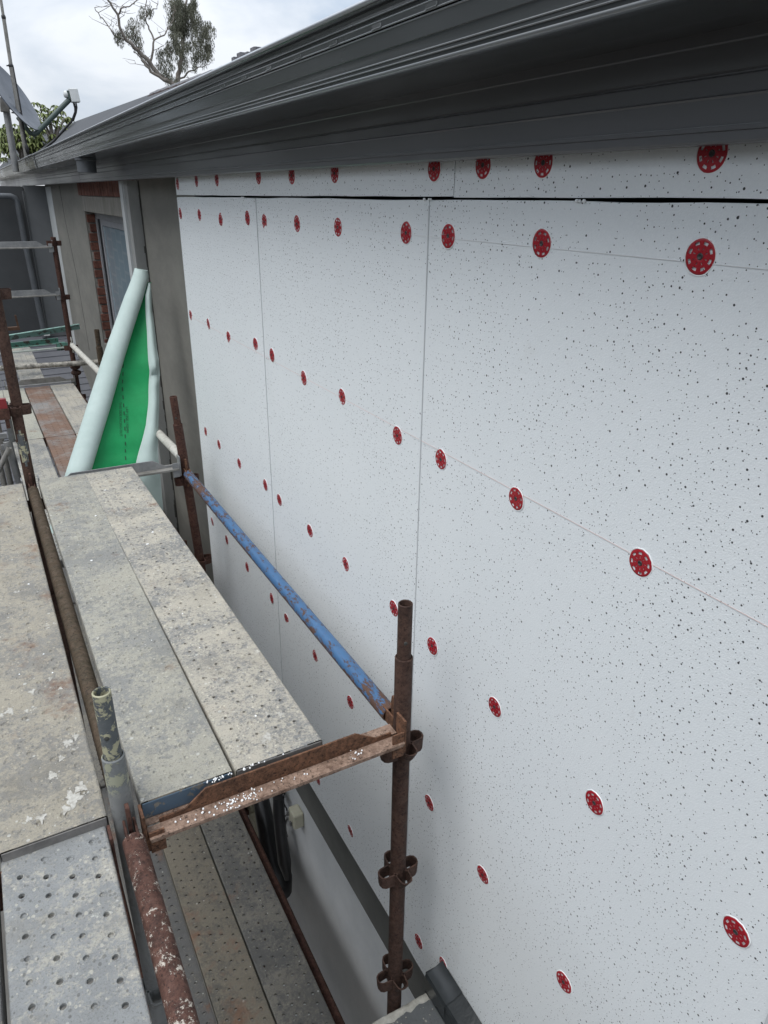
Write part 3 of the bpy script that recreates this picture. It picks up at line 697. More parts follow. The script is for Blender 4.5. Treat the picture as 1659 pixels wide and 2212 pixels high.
def ledger(p0, p1, m, label=None, wedges=(True, True), mw=None, r=.02415):
    p0, p1 = Vector(p0), Vector(p1); a = (p1 - p0).normalized()
    b = MB(); b.pipe(p0, p1, r, 24)
    o = put('ledger', b, m, sc, label=label)
    for p, s_, wv in ((p0, -1, wedges[0]), (p1, 1, wedges[1])):
        if not wv: continue
        b = MB(); q = p + a * s_ * .012; sd = a.cross(Vector((0, 0, 1))).normalized()
        for t in (-1, 1): b.obox(q + sd * t * .011 + Vector((0, 0, .002)), a, sd, (0, 0, 1), (.030, .0028, .022))
        # tapering wedge pin
        w0 = q + a * s_ * .012
        vs = []
        for z, wd in ((-.075, .006), (.055, .013), (.078, .009)):
            for u, v in ((-1, -1), (1, -1), (1, 1), (-1, 1)): vs.append(w0 + a * u * wd + sd * v * .0045 + Vector((0, 0, z)))
        b.rings([vs[0:4], vs[4:8], vs[8:12]], True, True, True)
        put('wedge', b, mw or m, o, smooth=False, bevel=.0015)
    return o
ledger((.806, 1.40, -1.345), (.797, 3.56, -1.352), M['blue'], 'blue painted ledger with rust patches beside the foam wall', mw=M['rust_orange'])
ledger((.076, 1.40, -1.300), (.060, 3.55, -1.302), M['olive_tube'], 'brown olive ledger between the two decks', mw=M['rust2'])
ledger((.079, 1.255, -1.300), (.079, -.95, -1.300), M['rust_splat'], 'rusty ledger spattered with plaster running towards the viewer', (True, False), M['rust2'])
ledger((.800, 3.70, -1.296), (.765, 5.88, -1.34), M['pale_tube'], 'ledger crusted with pale mortar')
ledger((.752, 6.02, -1.33), (.730, 7.68, -1.385), M['pale_tube'])
ledger((.80, 1.40, -3.33), (.80, 3.56, -3.33), M['rust2'], 'dark rusty lower ledger along the wall')
ledger((.80, 1.26, -3.33), (.80, -.9, -3.33), M['rust2'])
ledger((.073, 1.40, -3.35), (.07, 3.56, -3.35), M['rust2'])
ledger((.770, 3.70, -1.86), (.745, 5.88, -1.86), M['rust2'])
ledger((.745, 6.02, -1.86), (.722, 7.68, -1.88), M['rust2'])
b = MB(); b.pipe((.02, 7.60, -1.53), (1.06, 7.60, -1.555), .0245, 20)
put('tie_tube', b, M['mortar_tube'], sc, label='mortar-crusted tube crossing behind the membrane roll')
b = MB()
for dz in (-.03, .03): b.sphere((.722, 7.66, -1.62 + dz), .05, 10, 6, (1, 1, .6))
put('tube_clamp', b, M['rust'], sc)

def transom(x0, x1, y, z, m, mf, label=None, cham=.09, front=-1, endm=None):
    """z = height of the flange"""
    b = MB()
    b.cur = 0
    L = [(x0 + .03, z - .003), (x1 - .02, z - .003), (x1 - .02, z + .012), (x1 - .035 - cham * .35, z + .012), (x1 - .035 - cham, z + .050), (x0 + .05 + cham, z + .050), (x0 + .05 + cham * .45, z + .012), (x0 + .03, z + .012)]
    b.rings([[(p[0], y + t, p[1]) for p in L] for t in (-.0025, .0025)], True, True, True)
    b.cur = 1
    for sgn in (-1, 1):
        ya, yb = sorted((y + sgn * .003, y + sgn * .043))
        b.box(x0, x1, ya, yb, z - .004, z)
        yl = y + sgn * .043
        b.box(x0 + .002, x1 - .002, min(yl, yl - sgn * .004), max(yl, yl - sgn * .004), z - .011, z - .0035)
    o = put('transom', b, [m, mf], sc, smooth=False, bevel=.0012, label=label)
    for xx, s_ in ((x0, 1), (x1, -1)):
        b = MB()
        b.box(min(xx, xx + s_ * .034), max(xx, xx + s_ * .034), y - .036, y - .031, z - .048, z + (.030 if s_ < 0 else .012))
        b.box(xx - .004, xx + .004, y - .031, y + .03, z - .045, z - .0115)
        b.obox((xx - s_ * .006, y - .01, z + .008), (1, 0, 0), (0, 1, 0), (0, 0, 1), (.0035, .022, .052))
        put('transom_hook', b, endm or m, o, smooth=False, bevel=.0012)
    return o
transom(.112, .768, 1.292, -1.3135, M['rust_orange'], M['rust_pale'], 'heavily rusted angle transom carrying the near deck ends')
transom(-.80, .030, 1.292, -1.3405, M['rust2'], M['rust2'])
transom(.10, .758, 3.606, -1.3135, M['galv'], M['galv_dirty'], 'galvanised transom at the far end of the near deck')
transom(-.80, .015, 3.606, -1.3135, M['galv'], M['galv_dirty'])
transom(.08, .70, 7.74, -1.740, M['galv_dirty'], M['galv'], 'galvanised transom across the end of the far deck')
transom(-.60, .70, 7.75, -.475, M['galv'], M['galv_dirty'], 'upper end guard rail of galvanised angle')
transom(-.60, .695, 7.75, -.905, M['galv'], M['galv_dirty'], 'lower end guard rail of galvanised angle')
transom(.10, .76, 1.288, -3.3125, M['rust2'], M['rust2'])
transom(.10, .76, 3.66, -3.3125, M['rust2'], M['rust2'])
transom(.06, .72, 5.95, -3.33, M['rust2'], M['rust2'])
transom(.06, .74, 5.93, -1.8095, M['rust2'], M['rust2'])
# green members past the far deck
b = MB(); b.bar((.05, 8.4, -1.405), (.90, 8.4, -1.325), (0, -.5, 1), .006, .058); b.bar((.05, 8.40, -1.378), (.90, 8.40, -1.296), (0, 0, 1), .05, .006)
put('guard_rail', b, M['green_pale'], sc, smooth=False, label='pale green painted rail tilting up to the right')
b = MB(); b.bar((.05, 8.3, -1.452), (.66, 8.3, -1.43), (0, -.3, 1), .006, .05); b.bar((.05, 8.28, -1.478), (.72, 8.28, -1.455), (0, 0, 1), .05, .005); b.box(.63, .74, 8.25, 8.29, -1.53, -1.455)
put('guard_rail', b, M['green_steel'], sc, smooth=False, label='dark green painted angle below the pale rail')
b = MB(); b.bar((.05, 8.25, -1.515), (.72, 8.25, -1.50), (0, 0, 1), .05, .012); put('guard_rail', b, M['pale_bar'], sc, smooth=False)
b = MB(); b.box(.02, .345, 8.98, 9.03, -1.41, -1.375); b.bar((.335, 9, -1.41), (.325, 9, -1.25), (0, 1, 0), .02, .02); b.box(.02, .06, 8.98, 9.03, -1.60, -1.2)
put('bracket', b, M['brown_wood'], sc, smooth=False)
# outer left clutter: guard rail ends, standards and braces
b = MB(); b.pipe((-.012, 5.5, -1.62), (.030, 5.5, -2.15), .024, 16); put('standard', b, M['galv'], sc)
b = MB(); b.pipe((-.13, 5.45, -1.86), (.0, 5.45, -1.655), .018, 14); put('brace', b, M['galv_dirty'], sc)
b = MB(); b.box(-.12, .0, 5.5, 5.53, -1.60, -1.565); b.box(-.05, .0, 5.49, 5.52, -1.68, -1.645); put('bracket', b, M['galv'], sc, smooth=False)
b = MB(); b.pipe((-.045, 5.6, -1.2), (-.03, 5.6, -5.6), .02, 14); b.pipe((-.09, 5.8, -1.3), (-.075, 5.8, -5.6), .02, 14); put('standard', b, M['galv_dirty'], sc)
b = MB(); b.box(-.06, .026, 3.585, 3.61, -.905, -.862); put('bracket', b, M['red_paint'], sc, smooth=False, label='red painted bracket end at the left standard')
b = MB(); b.box(-.06, .030, 3.58, 3.62, -.955, -.906); b.box(.005, .022, 3.59, 3.61, -1.0, -.955); put('bracket', b, M['rust2'], sc, smooth=False)
b = MB()
for k in range(3): b.sweep([(.02 + .004 * k, 3.59, -.60 - .01 * k), (.045, 3.588, -.62), (.03, 3.585, -.66 - .012 * k), (.012, 3.59, -.64), (.018, 3.59, -.60 - .02 * k), (.022, 3.588, -.72), (.02, 3.59, -.86)], .0012, 5)
put('tie_wire', b, M['galv'], sc)

# ================================================================ SCAFFOLD PLANKS
def make_plank(x0, x1, y0, y1, z, m, label, capm, holes='open', stag=0.0, pitch=.0485, group='steel planks on the scaffold decks', skew=0.0, fine=True, clog=.0, seed=1):
    R_ = random.Random(seed)
    th = thing('scaffold_plank', ((x0 + x1) / 2, (y0 + y1) / 2, z), label, 'plank', group)
    b = MB(); W = x1 - x0; mrg = .011; cols = 4; cw = (W - 2 * mrg) / cols
    def X(x, y): return x + skew * (y - y0)
    endm = .022
    nrow = int((y1 - y0 - 2 * endm - .02) / pitch); ya = y0 + endm; yb = ya + (nrow + (.5 if stag else 0)) * pitch
    n = 8 if fine else 6
    for c in range(cols):
        xa = x0 + mrg + c * cw; off = (stag * pitch if c % 2 else 0)
        # end fillers
        ys_ = ya + off; ye = ys_ + nrow * pitch
        b.quad((X(xa, y0), y0, z), (X(xa + cw, y0), y0, z), (X(xa + cw, ys_), ys_, z), (X(xa, ys_), ys_, z))
        b.quad((X(xa, ye), ye, z), (X(xa + cw, ye), ye, z), (X(xa + cw, y1), y1, z), (X(xa, y1), y1, z))
        for r in range(nrow):
            ca, cb = ys_ + r * pitch, ys_ + (r + 1) * pitch; cx, cy = xa + cw / 2, (ca + cb) / 2
            if (holes == 'sparse' and R_.random() < .5): kind = 'flat'
            elif holes == 'dimple': kind = 'dimple' if R_.random() < .8 else 'flat'
            else: kind = 'dimple' if R_.random() < clog else 'open'
            if kind == 'flat':
                b.quad((X(xa, ca), ca, z), (X(xa + cw, ca), ca, z), (X(xa + cw, cb), cb, z), (X(xa, cb), cb, z)); continue
            hx, hy = cw / 2, pitch / 2
            ring = [(hx, 0), (hx, hy), (0, hy), (-hx, hy), (-hx, 0), (-hx, -hy), (0, -hy), (hx, -hy)]
            rr = (.0064 if stag else .0046) if kind == 'open' else (.0062 if stag else .0070)
            ro = rr + .0042
            P_ = [(X(cx + a, cy + c2), cy + c2, z) for a, c2 in ring]
            def circ(q, zz): return [(X(cx + q * math.cos(math.pi * k / 4), cy + q * math.sin(math.pi * k / 4)), cy + q * math.sin(math.pi * k / 4), z + zz) for k in range(8)]
            if kind == 'open': b.rings([P_, circ(ro, 0), circ(ro - .0018, .0011), circ(rr, .0011), circ(rr - .0004, -.008)])
            elif stag and fine:
                b.rings([P_, circ(ro, 0), circ(ro - .0018, .0011), circ(rr, .0011), circ(rr - .0005, -R_.uniform(.002, .005)), circ(.002, -.0045)], True, False, True)
            else:
                dz = -R_.uniform(.0012, .0035)
                b.rings([P_, circ(ro, 0), circ(ro - .0018, .0004), circ(rr - .001, dz), circ(.0015, dz - .0004)], True, False, True)
    # rounded long edges, sides and return lips
    for s_, xe in ((-1, x0), (1, x1)):
        xi = xe - s_ * mrg
        prof = [(xi, z), (xe - s_ * .0055, z), (xe - s_ * .0022, z - .0014), (xe - s_ * .0004, z - .0045), (xe, z - .009), (xe, z - .044), (xe - s_ * .003, z - .048), (xe - s_ * .022, z - .048)]
        ny = 12; yl = [y0 + (y1 - y0) * k / ny for k in range(ny + 1)]
        b.rings([[(X(p[0], yy), yy, p[1] + (R_.uniform(-.0008, .0008) if 0 < i < 7 else 0)) for i, p in enumerate(prof)] for yy in yl], False)
    me = b.mesh('deck_sheet', m, True, 7, ORG[th.name])
    o = bpy.data.objects.new('deck_sheet', me); C.objects.link(o); o.parent = th; ORG[o.name] = ORG[th.name]
    for yy, s_ in ((y0, -1), (y1, 1)):
        b = MB(); xs = [X(x0, yy), X(x1, yy)]
        b.box(xs[0] + .003, xs[1] - .003, min(yy, yy + s_ * .003), max(yy, yy + s_ * .003), z - .048, z - .0035)
        put('end_cap', b, capm, th, smooth=False, bevel=.001)
    return th
MP = {
 'A': m_plank('plank_grey_mortar', .66, .10, .35, .42, (.27, .27, .255), (.405, .385, .315), seed=1),
 'B': m_plank('plank_cream_mortar', .68, .16, .42, .55, (.245, .245, .238), (.50, .46, .375), seed=2),
 'C': m_plank('plank_brown_dust', .62, .32, .35, .55, (.25, .242, .222), (.37, .335, .262), seed=3),
 'D': m_plank('plank_zinc_clean', .46, .06, .25, .42, (.295, .305, .305), (.45, .425, .36), seed=4),
 'L1': m_plank('plank_lower_grey', .35, .1, .45, .2, (.13, .13, .127), (.19, .175, .145), seed=5),
 'L2': m_plank('plank_lower_tan', .75, .30, .5, .2, (.12, .115, .10), (.205, .18, .135), seed=6),
 'L3': m_plank('plank_lower_speckled', .55, .12, .9, .3, (.125, .125, .12), (.22, .205, .17), seed=7),
 'F1': m_plank('plank_far_cream', .85, .05, .5, .3, creamc=(.42, .41, .33), seed=8),
 'F2': m_plank('plank_far_rust', .45, .95, .4, .25, creamc=(.33, .28, .24), seed=9),
 'F3': m_plank('plank_far_pitted', .75, .1, .7, .4, creamc=(.47, .43, .35), seed=10),
 'F4': m_plank('plank_far_white', .6, .0, .6, .75, seed=11),
}
mp_ = make_plank
mp_(.110, .3255, 1.316, 3.570, -1.264, MP['A'], 'grey mortar-stained plank with a blue end cap, left of the near deck pair', M['blue_cap'], 'dimple', skew=-.0085, seed=2)
mp_(.3325, .560, 1.314, 3.566, -1.264, MP['B'], 'cream-splattered steel plank with rows of small holes, right of the pair on the near deck', M['grey_cap'], 'open', skew=-.0150, clog=.30, seed=3)
mp_(-.1765, .039, 1.316, 3.566, -1.264, MP['C'], 'brownish dusty plank with white plaster blotches left of the brown ledger', M['grey_cap'], 'dimple', skew=-.0075, seed=4)
mp_(-.400, -.1835, 1.316, 3.566, -1.264, MP['A'], 'dusty plank beyond the left edge of the near deck', M['grey_cap'], 'dimple', seed=5)
mp_(-.184, .0275, -1.02, 1.340, -1.289, MP['D'], 'clean blue-grey zinc plank with large open holes at the bottom left', M['grey_cap'], 'open', stag=.5, clog=.35, seed=6, skew=.002)
mp_(-.408, -.190, -1.02, 1.340, -1.289, MP['L1'], 'outermost grey plank at the bottom left corner', M['grey_cap'], 'open', seed=7)
# lower deck, two metres below
LZ = -3.262
for i, (xa, xb) in enumerate(((.100, .322), (.328, .545), (.551, .772))):
    lab = ['dark grey lower-deck plank furthest from the wall', 'tan stained lower-deck plank in the middle', 'speckled grey lower-deck plank nearest the wall'][i]
    mp_(xa, xb, 1.316, 3.62, LZ, MP[('L1', 'L2', 'L3')[i]], lab, M['grey_cap'], 'open', stag=.5, clog=.15, seed=20 + i, fine=False, group='planks of the lower deck')
    lab = ['pale lower-deck plank of the second bay, next to the posts', 'middle lower-deck plank of the second bay', 'lower-deck plank of the second bay beside the wall'][i]
    mp_(xa - .01, xb - .01, 3.64, 5.92, LZ, MP[('L3', 'L1', 'L2')[i]], lab, M['grey_cap'], 'open', seed=30 + i, fine=False, group='planks of the lower deck')
    mp_(xa - .03, xb - .03, 5.96, 8.2, LZ, MP[('L1', 'L3', 'L2')[i]], ['grey third-bay lower plank under the olive standard side', 'speckled third-bay lower plank', 'tan third-bay lower plank by the wall'][i], M['grey_cap'], 'sparse', seed=34 + i, fine=False, group='planks of the lower deck')
# far deck, half a metre lower than the near one
FZ = -1.760
lab1 = ['pale pitted far-deck plank behind the left standard', 'rust-stained far-deck plank next to the membrane roll', 'far-deck plank hidden behind the membrane roll']
lab2 = ['cream far-deck plank at the left of three', 'reddish rusty far-deck plank in the middle of three', 'cream pitted far-deck plank at the right of three']
for i, (xa, xb) in enumerate(((.045, .262), (.278, .495), (.50, .717))):
    mp_(xa, xb, 3.70, 5.925, FZ, MP[('F4', 'F2', 'F3')[i]], lab1[i], M['grey_cap'], 'open', seed=40 + i, skew=-.008, fine=False, group='planks of the far deck')
for i, (xa, xb) in enumerate(((.025, .250), (.257, .479), (.485, .705))):
    mp_(xa, xb, 5.935, 7.69, FZ, MP[('F1', 'F2', 'F3')[i]], lab2[i], M['rust_orange'] if i == 1 else M['grey_cap'], 'dimple' if i == 0 else 'open', seed=50 + i, skew=-.011, fine=False, group='planks of the far deck')
mp_(.222, .452, 8.08, 9.90, -1.765, MP['F4'], 'single white-stained plank bridging over the lower tiled roof', M['grey_cap'], 'open', seed=60, fine=False)

# foam crumbs spilled on the rusty transom
b = MB()
for cx, s_, n in ((.30, .028, 30), (.335, .02, 16), (.36, .02, 14), (.23, .06, 12), (.45, .08, 8), (.63, .03, 9)):
    for _ in range(n):
        b.sphere((cx + rnd.gauss(0, s_ * .5), 1.268 + rnd.gauss(0, .009), -1.312 + rnd.random() * .002), rnd.uniform(.0012, .0028), 6, 4)
for cx, s_, n in ((.285, .03, 16), (.36, .03, 9), (.43, .04, 3)):
    for _ in range(n):
        b.sphere((cx + rnd.gauss(0, s_ * .5), 1.304 + rnd.gauss(0, .003), -1.2625 + rnd.random() * .003), rnd.uniform(.0012, .0028), 6, 4)
tag(put('foam_beads', b, M['bead'], label='tiny white foam beads spilled on the rusty transom'), cat='foam crumbs', kind='stuff')
# flakes and plaster crumbs on the near planks
b = MB()
for _ in range(22):
    x = rnd.choice([rnd.uniform(-.16, .03), rnd.uniform(.12, .32), rnd.uniform(.34, .55)]); y = rnd.uniform(1.35, 3.5)
    r_ = rnd.uniform(.0015, .0055); a0 = rnd.random() * 6
    pts = [(x + r_ * rnd.uniform(.6, 1.2) * math.cos(a0 + k * 1.05), y + r_ * rnd.uniform(.6, 1.3) * math.sin(a0 + k * 1.05)) for k in range(6)]
    b.rings([[(p[0], p[1], -1.2635) for p in pts], [(p[0] * .9 + x * .1, p[1] * .9 + y * .1, -1.2618) for p in pts]], True, False, True)
tag(put('plaster_crumbs', b, M['bead'], label='white plaster flakes scattered over the near planks'), cat='plaster crumbs', kind='stuff')

b = MB()
def splash(cx, cy, r, z=-1.2636, n=26, el=1.5):
    ph = rnd.random() * 6; k1, k2 = rnd.uniform(.15, .35), rnd.uniform(.08, .2)
    def rad(a): return r * (.9 + k1 * math.sin(3 * a + ph) + k2 * math.sin(7 * a + 2 * ph) + rnd.uniform(-.3, .25))
    o_ = [rad(2 * math.pi * k / n) for k in range(n)]
    ring = lambda q, zz: [(cx + o_[k] * q * math.cos(2 * math.pi * k / n), cy + el * o_[k] * q * math.sin(2 * math.pi * k / n), zz) for k in range(n)]
    b.rings([ring(1, z), ring(.95, z + .0005), ring(.5, z + .0007)], True, False, True)
    for _ in range(7):
        a_ = rnd.random() * 6.28; q_ = r * rnd.uniform(1.2, 2.3); rr_ = r * rnd.uniform(.06, .2); x_, y_ = cx + q_ * math.cos(a_), cy + el * q_ * math.sin(a_)
        b.rings([[(x_ + rr_ * math.cos(k) * rnd.uniform(.7, 1.2), y_ + rr_ * math.sin(k) * rnd.uniform(.7, 1.4), z + dz) for k in (0, 1, 2, 3, 4, 5)] for dz in (0, .0006)], True, False, True)
for a in ((-.02, 1.40, .018), (.0, 1.43, .013), (-.04, 1.375, .010), (-.09, 1.375, .009), (-.115, 1.385, .007), (-.055, 1.50, .010), (-.03, 1.55, .007), (-.01, 1.60, .012), (.012, 1.615, .008), (-.13, 1.80, .011), (-.15, 1.79, .007), (-.09, 1.78, .006), (-.02, 1.90, .006), (-.07, 1.86, .008), (.0, 1.84, .005), (.44, 1.385, .011), (.425, 1.375, .007), (.50, 1.45, .008), (.47, 1.47, .006), (.22, 2.3, .006), (.13, 2.05, .005), (.40, 2.0, .008), (.30, 2.6, .006)): splash(*a)
tag(put('plaster_splashes', b, M['splash'], label='dried white plaster splashes on the near planks'), cat='plaster splashes', kind='stuff')

# ================================================================ MEMBRANE ROLL
roll = thing('membrane_roll', (.45, 4.3, -1.76), 'pale green building membrane roll with bright green inner face leaning against the wall', 'roll')
def lerp(tab, z):
    for i in range(len(tab) - 1):
        z0, v0 = tab[i]; z1, v1 = tab[i + 1]
        if z <= z0 and z >= z1: t = (z0 - z) / (z0 - z1); return v0 + (v1 - v0) * t
    return tab[0][1] if z > tab[0][0] else tab[-1][1]
TL = [(-.373, .756), (-.508, .679), (-.771, .547), (-1.047, .419), (-1.432, .243), (-1.80, .085)]
TR = [(-.405, .826), (-.508, .787), (-.67, .714), (-.845, .638), (-1.079, .542), (-1.432, .389), (-1.80, .235)]
GR = [(-.503, .789), (-.674, .778), (-.845, .764), (-.93, .761), (-1.073, .740), (-1.213, .708), (-1.441, .625), (-1.80, .48)]
WR = [(-.416, .826), (-.59, .820), (-.856, .820), (-.936, .819), (-1.11, .794), (-1.288, .768), (-1.449, .755), (-1.603, .751), (-1.80, .745)]
def kd(z): return 1.13 - .13 * min(1, max(0, (-.38 - z) / 1.05))      # how far along the sight line: top rests on the wall
NZ = 44
b = MB(); rs = []; rin = []
for i in range(NZ + 1):
    z = -.372 - i * (1.80 - .372) / NZ; k = kd(z)
    l, r = lerp(TL, z), lerp(TR, z)
    cx, rad = (l + r) / 2, (r - l) / 2 * .93
    if i == 0: l2 = .756; r2 = .82; cx = (l2 + r2) / 2; rad = .034
    ring = []
    for j in range(28):
        a = 2 * math.pi * j / 28
        tilt = -.008 * math.cos(a) * (1 if i == 0 else max(0, 1 - i / 3))
        ring.append(((cx + rad * math.cos(a)) * k, 4.1 * k + rad * .95 * math.sin(a) * k, (z + tilt) * k))
    rs.append(ring)
    rin.append([((p[0] - cx * k) * .9 + cx * k, (p[1] - 4.1 * k) * .9 + 4.1 * k, p[2]) for p in ring])
b.rings(list(reversed(rin[:6])) + rs, True)
put('rolled_tube', b, M['wrap_pale'], roll, ang=60)
b = MB(); rg = []; rw = []
for i in range(NZ + 1):
    z = -.44 - i * (1.80 - .44) / NZ; k = kd(z)
    tr = lerp(TR, z); gr = max(tr, lerp(GR, z)) if z < -.50 else tr; wr = lerp(WR, z)
    wob = .006 * math.sin(z * 17) + .004 * math.sin(z * 31 + 1)
    rg.append([((tr - .03 + (gr + .02 - tr + .03) * t) * k, (4.1 + .010 + .012 * math.sin(t * 3.1) + wob) * k, z * k) for t in [j / 8 for j in range(9)]])
    wd = max(.004, wr - gr); row = []
    for j in range(13):
        t = j / 12
        bulge = .032 * math.sin(math.pi * min(1, t * 1.05)) ** .8 * min(1, wd / .08)
        crease = -.030 * math.exp(-((z + .93) / .02) ** 2) * math.sin(math.pi * t) + .012 * math.exp(-((z + .90 - t * .05) / .012) ** 2)
        row.append(((gr + wd * t) * k, (4.1 - .006 - bulge - crease + wob) * k, z * k))
    row.append(((gr + wd * .9) * k, (4.1 + .03) * k, z * k)); row.append((gr * k, (4.1 + .045) * k, z * k))
    rw.append(row)
b.rings(rg, False)
put('green_face', b, M['wrap_green'], roll, ang=80, label='bright green printed inner face of the membrane')
b = MB(); b.rings(rw, False)
put('folded_edge', b, M['wrap_pale'], roll, ang=60)
# printed dashed lap line and lettering
def onface(x, z, lift=-.004):
    k = kd(z); tr = lerp(TR, z); gr = max(tr + .001, lerp(GR, z)); t = (x - (tr - .03)) / (gr + .02 - tr + .03)
    wob = .006 * math.sin(z * 17) + .004 * math.sin(z * 31 + 1)
    return (x * k, (4.1 + .010 + .012 * math.sin(t * 3.1) + wob + lift) * k, z * k)
DX = [(-.85, .633), (-.872, .630), (-.978, .616), (-1.087, .606), (-1.233, .594), (-1.323, .585), (-1.438, .574), (-1.8, .54)]
z = -.86
while z > -1.72:
    b = MB()
    x = lerp(DX, z); x2 = lerp(DX, z - .022)
    b.quad(onface(x - .0028, z), onface(x + .0028, z), onface(x2 + .0028, z - .022), onface(x2 - .0028, z - .022)); z -= .0445
    put('lap_dash', b, M['print'], roll, smooth=False)
def lettering(txt, p0, p1, size, flip=False):
    cu = bpy.data.curves.new('t', 'FONT'); cu.body = txt; cu.size = 1.0; cu.resolution_u = 2
    to = bpy.data.objects.new('t', cu); C.objects.link(to); bpy.context.view_layer.update()
    me = bpy.data.meshes.new_from_object(to.evaluated_get(bpy.context.evaluated_depsgraph_get()))
    bpy.data.objects.remove(to)
    wd = max(v.co.x for v in me.vertices); L_ = abs(p1[1] - p0[1]); s_ = L_ / wd
    g = ORG[roll.name]
    for v in me.vertices:
        t = v.co.x * s_ / L_
        z = p0[1] + (p1[1] - p0[1]) * t; x = p0[0] + (p1[0] - p0[0]) * t + v.co.y * size
        q = onface(x, z); v.co = (q[0] - g[0], q[1] - g[1], q[2] - g[2])
    me.materials.clear(); me.materials.append(M['print'])
    o = bpy.data.objects.new('lettering', me); C.objects.link(o); o.parent = roll
    return o
lettering('THIS SIDE FACING OUT', (.583, -1.073), (.561, -1.269), .020)
lettering('LAP LINE 150MM', (.615, -1.103), (.598, -1.253), .020)

# ================================================================ PORCH ROOF at bottom right
pr = thing('porch_roof', (.5, .2, -2.5), 'grey metal sheet corner with crumbling pale mortar rim at the bottom right', 'roof')
b = MB(); b.box(.15, .912, -2.2, 1.272, -2.56, -2.500); put('roof_sheet', b, M['ledge'], pr, smooth=False)
b = MB(); rr2 = []
for k in range(60):
    x = .15 + (.905 - .15) * k / 59; w_ = .022 + rnd.uniform(-.006, .008)
    rr2.append([(x, 1.288, -2.57), (x, 1.290, -2.502 + rnd.uniform(-.002, .002)), (x, 1.286, -2.494 + rnd.uniform(-.003, .002)), (x, 1.286 - w_ * .6, -2.4935 + rnd.uniform(-.002, .002)), (x, 1.286 - w_, -2.4995), (x, 1.262, -2.57)])
b.rings(rr2, True, True, True); put('mortar_rim', b, M['ledge_rim'], pr, ang=60)
b = MB(); rf = []
for k in range(50):
    y = 1.289 - k * .07
    j = lambda a: rnd.uniform(-a, a)
    q = .002 if k < 8 else .0015
    rf.append([(.909 + j(q), y, -2.520), (.9045 + j(q), y, -2.45 + j(q)), (.903 + j(q), y, -2.408 + j(q)), (.9085 + j(q), y, -2.400 + j(q)), (.935 + j(q), y, -2.397 + j(q) * 2), (.9685, y, -2.380 + (-.0 if k > 1 else -.006)), (.9685, y, -2.520)])
b.rings(rf, True, True, True); 
fl = put('flashing', b, M['black_film'], pr, ang=30, label='black wrapped flashing along the foot of the foam wall')
b = MB(); b.box(.9035, .9685, 1.2905, 1.2925, -2.50, -2.392); put('flashing_end', b, M['black_film'], pr, smooth=False)
b = MB()
rt = []
for k in range(7):
    y = 1.291 - k * .020; rt.append([(.9012 + rnd.uniform(-.002, .001), y, -2.47 + rnd.uniform(-.01, .01)), (.9000, y, -2.407), (.906, y, -2.3965), (.935, y, -2.3925 + rnd.uniform(-.002, .002)), (.9675, y, -2.3765)])
b.rings(rt, False)
put('tape_wrap', b, mat('glossy_tape', (.028, .032, .034), .22), pr, ang=25)

# ================================================================ THINGS ON THE LOWER WALL
t = thing('tarpaulin_bundle', (.96, 3.0, -3.9), 'black plastic bundle hanging against the lower white wall', 'bundle')
b = MB()
b.sweep([(.965, 3.42, -3.30), (.955, 3.22, -3.42), (.945, 3.12, -3.56), (.94, 3.05, -3.70), (.945, 2.95, -3.80), (.955, 2.93, -3.88), (.96, 2.95, -3.93)], [.045, .05, .055, .075, .085, .06, .02], 14)
put('bundle', b, M['black'], t, ang=60)
b = MB(); b.sweep([(1.0, 3.02, -3.22), (.985, 2.99, -3.32), (.975, 2.95, -3.44), (.965, 2.88, -3.58), (.965, 2.84, -3.68)], [.035, .036, .036, .040, .02], 10)
put('flap', b, M['black'], t, ang=60)
b = MB(); b.sweep([(.93, 3.20, -3.42), (.925, 3.12, -3.55), (.90, 3.06, -3.66)], .004, 6); put('fold_edge', b, M['cable_grey'], t)
t = thing('cream_pipe', (1.0, 3.6, -3.9), 'cream square downpipe offset with rust stain by the lower wall', 'pipe')
b = MB(); b.obox((1.02, 3.62, -3.80), (1, 0, 0), (0, .4, .9), (0, .9, -.4), (.045, .22, .05)); put('pipe_body', b, M['cream_box'], t, smooth=False, bevel=.008)
b = MB(); b.obox((1.01, 3.45, -3.90), (1, 0, 0), (0, .25, .95), (0, .95, -.25), (.052, .11, .055)); put('pipe_elbow', b, M['cream_box'], t, smooth=False, bevel=.012)
t = thing('power_point', (XW, 2.84, -3.25), 'cream weatherproof switch box with a short grey cable on the lower wall', 'socket')
b = MB(); b.obox((1.034, 2.835, -3.215), (1, 0, 0), (0, 1, 0), (0, 0, 1), (.032, .044, .052)); put('box', b, M['cream_box'], t, smooth=False, bevel=.012)
b = MB(); b.obox((.994, 2.862, -3.195), (0, 0, 1), (0, 1, 0), (1, 0, 0), (.014, .007, .006)); b.obox((.994, 2.822, -3.235), (0, 0, 1), (0, 1, 0), (1, 0, 0), (.014, .007, .006)); put('switch', b, M['cable_grey'], t, smooth=False, bevel=.002)
b = MB(); b.sweep([(1.02, 2.88, -3.27), (1.02, 2.95, -3.33), (1.02, 2.99, -3.42), (1.03, 3.02, -3.50)], .006, 8); put('lead', b, M['cable_grey'], t)
t = thing('cable_coil', (1.03, 3.08, -3.3), 'tangle of thin black cable looped on the lower wall above the socket', 'cable')
b = MB()
def loop(c, ry, rz_, a0, a1, n=16, r=.004, x=1.03): b.sweep([(x + .012 * math.sin(k), c[0] + ry * math.cos(a0 + (a1 - a0) * k / n), c[1] + rz_ * math.sin(a0 + (a1 - a0) * k / n)) for k in range(n + 1)], r, 6)
